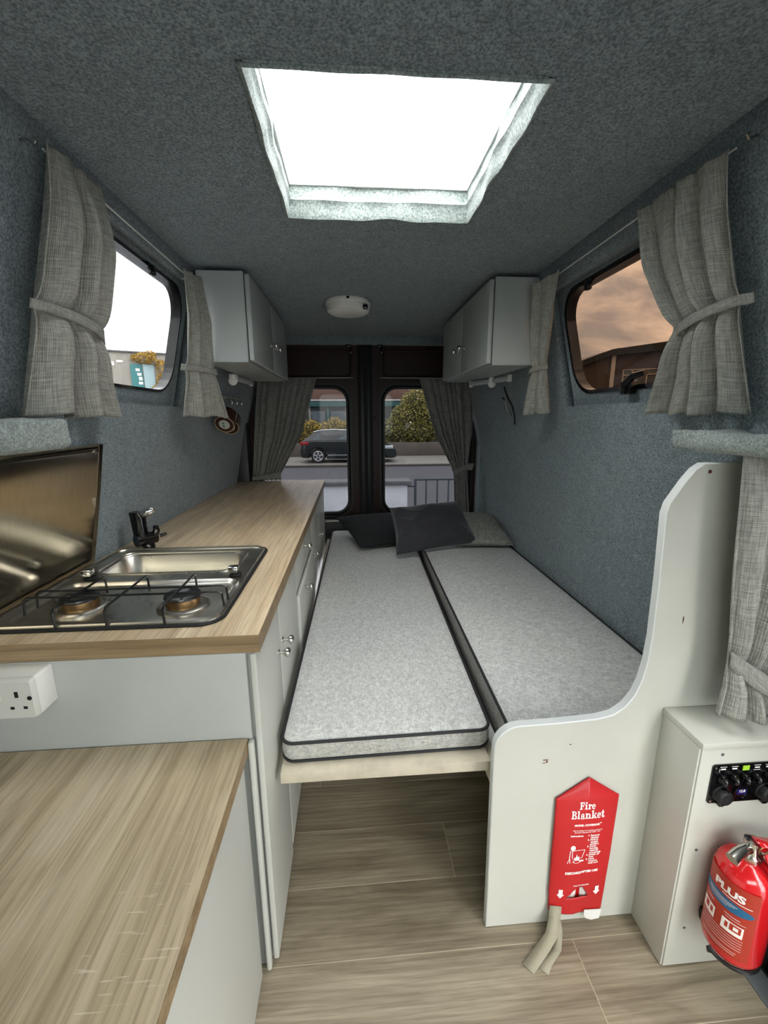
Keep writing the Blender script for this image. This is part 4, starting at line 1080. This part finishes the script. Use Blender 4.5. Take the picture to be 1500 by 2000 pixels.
# fire extinguisher on a wire bracket
ex = thing('fire_extinguisher', 'red fire extinguisher hung on the front of the white box', 'fire extinguisher', (.812, .642, .09))
EC = Vector((.812, .650, 0)); ER = .0545; EZ0, EZ1 = .162, .392
obj('cylinder', lathe(B(), [(.030, EZ0+.004), (.046, EZ0), (.052, EZ0+.006), (ER, EZ0+.016), (ER, EZ1-.045), (.0535, EZ1-.030), (.048, EZ1-.014), (.038, EZ1-.003), (.026, EZ1+.004), (.020, EZ1+.008)], EC, seg=56), 'red_paint', ex, smooth=50)
fr = bpy.data.objects
PH0 = atan2(-EC.y, -EC.x)          # the side facing the cab gangway
def EP(a, z, r=ER+.0006):
    z = .186+(z-.128)*.87
    return Vector((EC.x + r*cos(PH0+a), EC.y + r*sin(PH0+a), z))
obj('label_film', grid(B(), lambda u, v: EP(R(-80+115*u), .128+.205*v, ER+.0004), 40, 6), 'red_label', ex, smooth=180)
def EA(u, v, r=ER+.0010): return EP(u/ER, v, r)
put_text('label_print', 'PLUS', .026, lambda u, v, t: EA(-.047+u*1.0, .296+v), 'white_print', ex, .0012)
def bell(u, v):
    a = -1+2*u; return EA(-.030+.058*a, .268+.0155*sqrt(max(0, 1-a*a))*(2*v-1), ER+.0010)
obj('blue_band', grid(B(), bell, 48, 2), 'blue_print', ex, smooth=180)
def epoly(name, rects, mat='white_print', r=ER+.0016):
    if len(rects) > 1: return [epoly(name, [q], mat, r) for q in rects]
    b = B()
    for x0, x1, z0, z1 in rects:
        n = max(1, int((x1-x0)/.004))
        for i in range(n):
            a, c = x0+(x1-x0)*i/n, x0+(x1-x0)*(i+1)/n
            b.faces.new([b.verts.new(EA(u, v, r)) for u, v in ((a, z0), (c, z0), (c, z1), (a, z1))])
    return obj(name, b, mat, ex, smooth=0)
epoly('label_line', [(-.062, .000, .274, .2752), (-.058, -.004, .270, .2712), (-.056, -.010, .266, .267), (-.052, -.016, .2615, .2624)])
epoly('label_line', [(-.028, .022, .2885, .2905), (-.018, .008, .2425, .2440), (-.060, -.040, .2425, .2440), (-.016, .018, .2355, .2365)])
epoly('pictogram', [(-.020, .016, .196, .228), (-.066, -.034, .196, .228)])
epoly('pictogram_marks', [(-.006, .0125, .206, .2255), (-.014, -.009, .206, .222), (-.058, -.048, .206, .224), (-.044, -.038, .206, .222)], 'red_label', ER+.0020)
epoly('pictogram_marks', [(.000, .008, .211, .221)], 'white_print', ER+.0024)
epoly('label_line', [(-.068, .018, .188 - .0075*i, .189 - .0075*i) for i in range(5)] + [(-.060, .012, .146, .147), (-.055, .010, .140, .141)])
lathe_b = lathe(B(), [(.020, 0), (.021, .006), (.021, .014), (.016, .018), (.013, .034), (.015, .036), (.015, .046), (.006, .048)], EC + Vector((0, 0, EZ1+.006)), seg=24)
obj('valve', lathe_b, 'satin_nickel', ex)
b = B(); tube(b, [EC + Vector((-.012, -.004, EZ1+.036)), EC + Vector((-.042, -.012, EZ1+.036)), EC + Vector((-.060, -.018, EZ1+.030))], [.010, .0105, .0115], 14); obj('nozzle', b, 'satin_nickel', ex)
def strap(pts, w, name, mat='red_paint', side=(0, 1, 0), th=.002):
    b = B(); sd = Vector(side).normalized()*w/2; rows = [(b.verts.new(Vector(p)-sd), b.verts.new(Vector(p)+sd)) for p in pts]
    for (a, c), (d, e) in zip(rows, rows[1:]): b.faces.new((a, c, e, d))
    return obj(name, b, mat, ex, smooth=40, solid=th)
strap([EC+Vector((-.004, -.010, EZ1+.060)), EC+Vector((.02, -.012, EZ1+.056)), EC+Vector((.065, -.012, EZ1+.046)), EC+Vector((.115, -.010, EZ1+.028))], .024, 'squeeze_lever')
strap([EC+Vector((.006, -.006, EZ1+.040)), EC+Vector((.04, -.008, EZ1+.034)), EC+Vector((.075, -.008, EZ1+.026)), EC+Vector((.11, -.006, EZ1+.006))], .022, 'carry_handle')
strap([EC+Vector((.004, -.028, EZ1+.046)), EC+Vector((.010, -.040, EZ1+.020)), EC+Vector((.014, -.058, EZ1-.030)), EC+Vector((.016, -.062, EZ1-.058))], .011, 'safety_tab', side=(1, .2, 0), th=.003)
strap([EC+Vector((.020, -.026, EZ1+.044)), EC+Vector((.030, -.038, EZ1+.018)), EC+Vector((.030, -.054, EZ1-.028)), EC+Vector((.020, -.0615, EZ1-.060))], .010, 'safety_tab', side=(1, .2, 0), th=.003)
b = B(); tube(b, [EC+Vector((.004+.010*cos(k), -.020, EZ1+.046+.010*sin(k))) for k in [2*pi*i/16 for i in range(16)]], .0012, 6, True); obj('safety_pin', b, 'copper', ex)
br = thing('wall_bracket', 'black wire bracket holding the red extinguisher', 'bracket', (.812, .70, .09))
obj('back_plate', Bx(.803, .834, .7050, .7092, .12, .355, .001), 'black_iron', br)
b = B(); tube(b, [EC+Vector((.050*cos(k), .050*sin(k), EZ0-.0045)) for k in [R(120-300*i/24) for i in range(25)]] , .0042, 8)
tube(b, [EC+Vector((.050*cos(R(120)), .050*sin(R(120)), EZ0-.0045)), EC+Vector((-.02, .055, EZ0-.0045)), EC+Vector((-.02, .060, EZ0+.02))], .0042, 8)
tube(b, [EC+Vector((.050*cos(R(-180)), .050*sin(R(-180)), EZ0-.0045)), EC+Vector((-.052, -.006, EZ0-.012))], .0042, 8)
obj('wire_ring', b, 'black_iron', br)

# ---------------------------------------------------------------- mugs and ornament on the walls
rk = thing('mug_hooks', 'grey hook bar for mugs below the left overhead cabinet', 'hooks', (-.66, 2.42, 1.41))
hx = xl(1.405)
obj('bar', Bx(hx+.001, hx+.014, 2.28, 2.62, 1.398, 1.416, .003), 'grey_plastic', rk)
for y in (2.36, 2.46, 2.56): obj('hook', tube(B(), [(hx+.012, y, 1.402), (hx+.034, y, 1.394), (hx+.042, y, 1.382), (hx+.036, y, 1.372), (hx+.028, y, 1.374)], .003, 7), 'satin_nickel', rk)
def mug(org, ax, label, green):
    t = thing('mug', label, 'mug', org, 'hanging mugs'); ax = Vector(ax).normalized(); o = Vector(org)
    obj('body', lathe(B(), [(.044, 0), (.047, .01), (.046, .06), (.045, .085), (.042, .085), (.041, .01), (.002, .008)], o, -ax, 28), 'mug', t)
    fu, fv = frame(ax); obj('foot_ring', tube(B(), [o + fu*.0455*cos(2*pi*i/28) + fv*.0455*sin(2*pi*i/28) for i in range(28)], .0028, 6, True), 'mug_rim', t)
    obj('base_disc', lathe(B(), [(.026, -.001), (.026, .002), (.001, .0025)], o, ax, 24), 'mug_disc', t)
    u, v = frame(ax); b = B()
    for p, q in ((.004, .008), (.002, -.008)):
        c = o + ax*.0032 + u*p + v*q; b.faces.new([b.verts.new(c + u*(.005*cos(k)) + v*(.006*sin(k))) for k in [2*pi*i/8 for i in range(8)]])
    if green: obj('base_mark', b, 'mug_green', t, smooth=0)
    else: b.free()
    side = v if abs(v.z) > abs(u.z) else u
    if side.z < 0: side = -side
    obj('handle', tube(B(), [o - ax*.02 + side*.044, o - ax*.018 + side*.066, o - ax*.045 + side*.076, o - ax*.066 + side*.066, o - ax*.068 + side*.044], .005, 8), 'mug', t)
mug((-.622, 2.175, 1.270), (-.05, -.80, -.55), 'brown mug with a pale green-marked base hanging nearest the window', True)
mug((-.640, 2.33, 1.255), (.05, -.80, -.55), 'brown mug hanging just behind another below the left cabinet', False)
orn = thing('hanging_charm', 'dark cord loop with a thin silver charm hanging on the felt wall', 'ornament', (.84, 2.28, 1.40))
wx = lambda z: xr(z)-.006
obj('cord', tube(B(), [(wx(1.455), 2.275, 1.455), (wx(1.42), 2.268, 1.42), (wx(1.40), 2.255, 1.40), (wx(1.36), 2.215, 1.36), (wx(1.31), 2.205, 1.31), (wx(1.26), 2.225, 1.262)], .0035, 7), 'black_matt', orn)
obj('hook', tube(B(), [(wx(1.402), 2.33, 1.402), (wx(1.398), 2.31, 1.396), (wx(1.39), 2.295, 1.388)], .004, 7), 'black_matt', orn)
obj('charm', tube(B(), [(wx(1.43), 2.275, 1.425), (wx(1.40), 2.29, 1.395), (wx(1.36), 2.30, 1.36), (wx(1.33), 2.295, 1.33), (wx(1.31), 2.27, 1.315), (wx(1.30), 2.255, 1.305), (wx(1.30), 2.27, 1.297), (wx(1.305), 2.30, 1.30), (wx(1.32), 2.29, 1.322), (wx(1.31), 2.262, 1.325), (wx(1.30), 2.245, 1.295)], .0017, 6), 'wire_silver', orn)

# ---------------------------------------------------------------- outside
GZ0 = -.72
struct('ground', Bx(-70, 70, -45, 75, GZ0-.3, GZ0-.02), 'yard')
struct('road', Bx(-70, 70, 9.0, 17.78, GZ0-.1, GZ0), 'tarmac')
struct('pavement', Bx(-70, 70, 17.95, 27, GZ0-.1, -.635), 'paving')
struct('kerb', Bx(-70, 70, 17.78, 17.95, GZ0-.1, -.637, .02), 'kerb')
lw = thing('garden_wall', 'low white rendered wall with dark coping behind the van', 'wall', (-1.5, 8.2, GZ0))
obj('body', Bx(-6, 1.05, 8.03, 8.30, GZ0-.02, .035, .008), 'render_white', lw)
obj('coping', Bx(-6.05, 1.125, 7.97, 8.40, .035, .115, .015), 'coping', lw)
gt = thing('metal_gate', 'grey metal gate of upright bars beside the white wall', 'gate', (2, 8.15, GZ0))
obj('frame_rail', Bx(1.20, 2.75, 8.13, 8.17, .095, .13, .004), 'gate', gt); obj('frame_rail', Bx(1.20, 2.75, 8.13, 8.17, -.62, -.585, .004), 'gate', gt)
obj('frame_post', Bx(1.20, 1.245, 8.128, 8.172, -.69, .13, .004), 'gate', gt); obj('frame_post', Bx(2.71, 2.755, 8.128, 8.172, -.69, .13, .004), 'gate', gt)
for i in range(6): obj('bar', Bx(1.437+.222*i-.014, 1.437+.222*i+.014, 8.137, 8.163, -.59, .10, .003), 'gate', gt)
obj('latch', Bx(1.04, 1.20, 8.135, 8.165, -.03, .0, .004), 'gate', gt)
bw = struct('wall_street', Bx(-40, 40, 21.9, 22.2, -.70, .03, .02), 'concrete_wall')

# parked car
car = thing('parked_car', 'dark hatchback car parked across the road', 'car', (-.15, 19.4, -.635))
CX, CZ, CY = -2.25, -.635, 18.62
low = [(.05, .28), (.02, .48), (.06, .72), (.10, .92), (.55, .98), (1.4, .98), (2.6, .97), (3.25, .93), (3.85, .80), (4.12, .62), (4.20, .45), (4.18, .25), (4.05, .20), (3.72, .20)] \
    + [(3.38+.36*cos(R(a)), .30+.36*sin(R(a))) for a in range(-12, 193, 17)] + [(2.99, .18), (1.16, .18)] + [(.78+.37*cos(R(a)), .30+.37*sin(R(a))) for a in range(-15, 196, 17)] + [(.38, .22), (.12, .24)]
def carside(y0, y1, pr): return plate(B(), [(CX+u, CZ+v) for u, v in pr], [], y0, y1, lambda u, v, t: Vector((u, t, v)))
b = carside(CY, CY+1.74, low); bmesh.ops.bevel(b, geom=[e for e in b.edges if abs(e.verts[0].co.y-e.verts[1].co.y) < .01 and len(e.link_faces) == 2 and e.calc_face_angle(0) > 1.2], offset=.045, segments=3, affect='EDGES')
body = obj('body', b, 'car', car)
cab_lo = [(.12, .95), (3.02, .95)]; 
def cabin(ins0, ins1, lo, hi):
    b = B(); rows = []
    for (pts, ins) in ((lo, ins0), (hi, ins1)):
        for y in (CY+ins, CY+1.74-ins): rows.append([b.verts.new((CX+u, y, CZ+v)) for u, v in pts])
    n = len(lo)
    a0, a1, h0, h1 = rows
    for i in range(n-1):
        b.faces.new((a0[i], a0[i+1], h0[i+1], h0[i])); b.faces.new((a1[i], h1[i], h1[i+1], a1[i+1])); b.faces.new((h0[i], h0[i+1], h1[i+1], h1[i])); b.faces.new((a0[i], a1[i], a1[i+1], a0[i+1]))
    b.faces.new((a0[0], h0[0], h1[0], a1[0])); b.faces.new((a0[-1], a1[-1], h1[-1], h0[-1]))
    bmesh.ops.recalc_face_normals(b, faces=b.faces); return b
lo_ = [(.10, .95), (.6, .97), (1.5, .975), (2.4, .97), (3.05, .95)]; hi_ = [(.62, 1.33), (.95, 1.40), (1.5, 1.425), (1.95, 1.41), (2.25, 1.37)]
obj('cabin', cabin(.05, .22, lo_, hi_), 'car', car, smooth=30)
def cwin(pts):
    b = B(); f = lambda u, v: Vector((CX+u, CY+.05+(v-.95)/(1.38-.95)*.17-.006, CZ+v))
    b.faces.new([b.verts.new(f(u, v)) for u, v in pts]); return obj('side_window', b, 'car_glass', car, smooth=0, solid=.004)
cwin([(.52, 1.02), (.92, 1.02), (.98, 1.32), (.80, 1.29)]); cwin([(1.00, 1.02), (1.62, 1.02), (1.64, 1.35), (1.06, 1.34)]); cwin([(1.69, 1.02), (2.62, 1.02), (2.18, 1.33), (1.71, 1.355)])
obj('roof_rail', tube(B(), [(CX+.60, CY+.20, CZ+1.34), (CX+.95, CY+.215, CZ+1.415), (CX+1.5, CY+.22, CZ+1.44), (CX+2.2, CY+.21, CZ+1.40)], .022, 8), 'car_trim', car)
obj('tail_lamp', Bx(CX+.03, CX+.40, CY-.012, CY+.2, CZ+.78, CZ+.93, .03), 'tail', car)
obj('headlamp', Bx(CX+3.62, CX+4.05, CY-.012, CY+.3, CZ+.60, CZ+.75, .03), 'headlamp', car)
obj('sill_trim', Bx(CX+1.2, CX+2.95, CY-.008, CY+.01, CZ+.335, CZ+.36, .004), 'car_trim', car)
obj('door_seam', Bx(CX+1.64, CX+1.655, CY-.003, CY+.01, CZ+.30, CZ+.96), 'black_hole', car)
for wx_ in (.78, 3.38):
    for wy in (CY+.01, CY+1.55):
        c = Vector((CX+wx_, wy, CZ+.315)); w = obj('wheel', lathe(B(), [(.20, .0), (.30, .0), (.315, .02), (.315, .17), (.29, .19), (.1, .19)], c, (0, 1, 0), 32), 'tyre', car)
        b = B(); tube(b, [c + Vector((.205*cos(2*pi*i/28), -.012, .205*sin(2*pi*i/28))) for i in range(28)], .014, 6, True)
        for k in range(5):
            a = R(90+72*k); d = Vector((cos(a), 0, sin(a))); s = Vector((-sin(a), 0, cos(a)))
            q = [c+d*.03+s*.035, c+d*.2+s*.05, c+d*.2-s*.05, c+d*.03-s*.035]
            f0 = [b.verts.new(p+Vector((0, -.016, 0))) for p in q]; f1 = [b.verts.new(p+Vector((0, -.004, 0))) for p in q]
            b.faces.new(f0); bridge(b, f0, f1)
        obj('alloy_rim', b, 'car_trim', w, smooth=30)

def leaves(name, mat, parent, blobs, n, size, seed):
    rnd = random.Random(seed); vs = []; fs = []
    tot = sum(b_[3]*b_[4]*b_[5] for b_ in blobs)
    for (x, y, z, rx, ry, rz) in blobs:
        for _ in range(int(n*rx*ry*rz/tot)):
            v = Vector((rnd.gauss(0, 1), rnd.gauss(0, 1), rnd.gauss(0, 1))).normalized()*rnd.uniform(.8, 1.05)
            p = Vector((x+v.x*rx, y+v.y*ry, z+v.z*rz))
            d = (Vector((v.x, v.y, v.z)) + Vector((rnd.uniform(-1, 1), rnd.uniform(-1, 1), rnd.uniform(-1, 1)))*.9).normalized(); u, w = frame(d); s = size*rnd.uniform(.6, 1.4); a = rnd.uniform(0, 6.28)
            uu = u*cos(a)+w*sin(a); ww = w*cos(a)-u*sin(a); i = len(vs)
            vs += [p+uu*s, p+ww*s*.5, p-uu*s, p-ww*s*.5]; fs.append((i, i+1, i+2, i+3))
    me = bpy.data.meshes.new(name); me.from_pydata(vs, [], fs)
    o = obj(name, me, mat, parent, smooth=0); return o
def core(blobs, parent):
    b = B()
    for (x, y, z, rx, ry, rz) in blobs:
        r = bmesh.ops.create_icosphere(b, subdivisions=2, radius=1)
        for v in r['verts']: v.co = Vector((x+v.co.x*rx*.86, y+v.co.y*ry*.86, z+v.co.z*rz*.86))
    return obj('twigs', b, 'hedge_core', parent)
rnd = random.Random(5)
hg = thing('hedge', 'yellow-green clipped hedge on top of the street wall', 'hedge', (-2, 22.95, .0))
bl = [(-4.6+i*.62, 22.95+rnd.uniform(-.08, .08), .42+rnd.uniform(-.05, .06), .55, .5, .80+rnd.uniform(-.10, .14)) for i in range(9)]
core(bl, hg); leaves('foliage', 'hedge', hg, bl, 15000, .038, 1)['kind'] = 'stuff'
bs = thing('flowering_bush', 'tall dark flowering bush with pale blossoms above the street wall', 'bush', (3.6, 23, .0))
bl = [(2.3, 23.1, .6, .75, .6, .75), (2.9, 23.1, 1.2, .85, .65, .85), (3.5, 23.2, 1.9, .9, .7, .9), (4.3, 23.2, 1.5, 1.0, .7, 1.3), (5.2, 23.1, .8, .9, .6, .9), (3.6, 23.0, .5, 1.2, .5, .7), (5.0, 23.2, 2.2, 1.1, .7, .9), (6.3, 23.1, 1.1, 1.1, .7, 1.2)]
core(bl, bs); leaves('foliage', 'bush', bs, bl, 30000, .040, 2)['kind'] = 'stuff'
lb = leaves('blossoms', 'blossom', bs, [(x, y-.10, z, rx*1.02, ry*1.05, rz*1.02) for x, y, z, rx, ry, rz in bl], 420, .06, 3); lb['kind'] = 'stuff'

b1 = thing('shop_building', 'brown building with teal fascia and dark shopfront across the road', 'building', (0, 31, GZ0))
obj('wall', Bx(-7.5, 9, 30.3, 36, GZ0-.1, 6.0, .02), 'bldg_red', b1)
obj('fascia', Bx(-7.5, 9, 29.9, 30.4, 2.05, 2.42, .01), 'bldg_teal', b1); obj('fascia_trim', Bx(-7.5, 9, 29.82, 29.95, 2.40, 2.50, .005), 'car_trim', b1)
obj('shopfront', Bx(-7.4, 8.9, 30.15, 30.32, GZ0, 2.05), 'bldg_dark', b1)
for i, x in enumerate((-6.2, -3.55, -2.85, -1.6, -.35, 1.0, 3.0)):
    obj('mullion', Bx(x-.07, x+.07, 30.08, 30.16, GZ0, 2.05, .004), 'bldg_teal' if i % 2 else 'bldg_grey', b1)
for x in (-5.2, -2.3, -.9, .5): obj('window', Bx(x-.5, x+.5, 30.10, 30.16, .4, 1.75, .004), 'car_glass', b1)

def local(ang, D, o=(0, 0)):
    n = Vector((sin(ang), cos(ang), 0)); u = Vector((cos(ang), -sin(ang), 0))
    return Matrix(((u.x, n.x, 0, n.x*D), (u.y, n.y, 0, n.y*D), (0, 0, 1, 0), (0, 0, 0, 1)))
mL = local(atan2(-14, 31), 20)
b2 = thing('garage_building', 'grey roughcast building with a teal double door seen through the bright window', 'building', tuple(mL @ Vector((0, 0, GZ0))))
obj('wall', Bx(-9, 1.9, 0, 5, GZ0-.1, 3.82, .02, mtx=mL), 'bldg_grey', b2); obj('roof_edge', Bx(-9.1, 2.0, -.06, 5, 3.80, 3.86, .01, mtx=mL), 'coping', b2)
obj('door_leaf', Bx(-.38, .03, -.05, .02, 1.0, 3.38, .01, mtx=mL), 'teal_door', b2); obj('door_leaf', Bx(.06, .45, -.05, .02, 1.0, 3.39, .01, mtx=mL), 'pale_door', b2)
b = B()
for (u0, u1, z0, z1) in ((-.20, -.06, 3.12, 3.22), (-.16, -.02, 2.95, 3.05), (-.12, .0, 2.78, 2.9), (-.14, .0, 2.62, 2.72)): box(b, u0, u1, -.06, -.045, z0, z1, .004, mtx=mL)
obj('door_lettering', b, 'white_print', b2)
b = B(); box(b, -.82, -.60, -.02, .01, 3.42, 3.50, .004, mtx=mL); box(b, -.98, -.90, -.02, .01, 3.30, 3.44, .004, mtx=mL); obj('wall_patch', b, 'white_print', b2)
iv = [(.1, 3.62, .45, .2), (.35, 3.75, .25, .16), (-.15, 3.6, .2, .14), (.72, 3.2, .2, .4), (.68, 2.75, .2, .35), (.55, 2.45, .3, .2), (.4, 3.5, .3, .14)]
iw = leaves('ivy', 'ivy', b2, [(*(mL @ Vector((u, -.1, z))), ru*.95, .2, rz) for u, z, ru, rz in iv], 2600, .035, 8); iw['kind'] = 'stuff'
mR = local(atan2(14, 22), 18)
b3 = thing('workshop_building', 'brown block building with dark roof edge seen through the brown window', 'building', tuple(mR @ Vector((0, 0, GZ0))))
def quadbox(u0, u1, zl, zr_, y0, y1, z0):
    b = B(); P_ = [[(u0, z0), (u1, z0), (u1, zr_), (u0, zl)]]
    plate(b, P_[0], [], y0, y1, lambda u, v, t: mR @ Vector((u, t, v))); return b
obj('wall', quadbox(-4, -.37, 2.25, 3.45, 0, 6, GZ0), 'bldg_brown', b3); obj('wall', quadbox(-.37, 6, 3.45, 3.72, .05, 6, GZ0), 'bldg_brown', b3)
b = B(); plate(b, [(-4, 2.25), (-.37, 3.42), (6, 3.68), (6, 4.15), (-.37, 3.63), (-4, 2.42)], [], -.15, 6.2, lambda u, v, t: mR @ Vector((u, t, v))); obj('roof_edge', b, 'roof_dark', b3)
obj('window', Bx(.05, 1.17, -.02, .06, 2.2, 2.92, .01, mtx=mR), 'bldg_dark', b3)
b = B()
for u in (.05, .33, .78, 1.17): box(b, u-.02, u+.02, -.05, .0, 2.2, 2.93, .003, mtx=mR)
for z in (2.91, 2.73): box(b, .05, 1.17, -.05, .0, z-.015, z+.015, .003, mtx=mR)
obj('window_frame', b, 'bldg_grey', b3); obj('downpipe', Bx(-.36, -.22, -.06, .06, GZ0, 3.45, .02, mtx=mR), 'bldg_grey', b3)
cw = [mR @ Vector((-1.9+1.75*i/150 + .05*sin(i*.9), -.1+.07*cos(i*.9), 3.18+.42*i/150*1.05 + .07*sin(i*.9+1.2))) for i in range(151)]
obj('razor_wire', tube(B(), cw, .006, 4), 'roof_dark', b3)
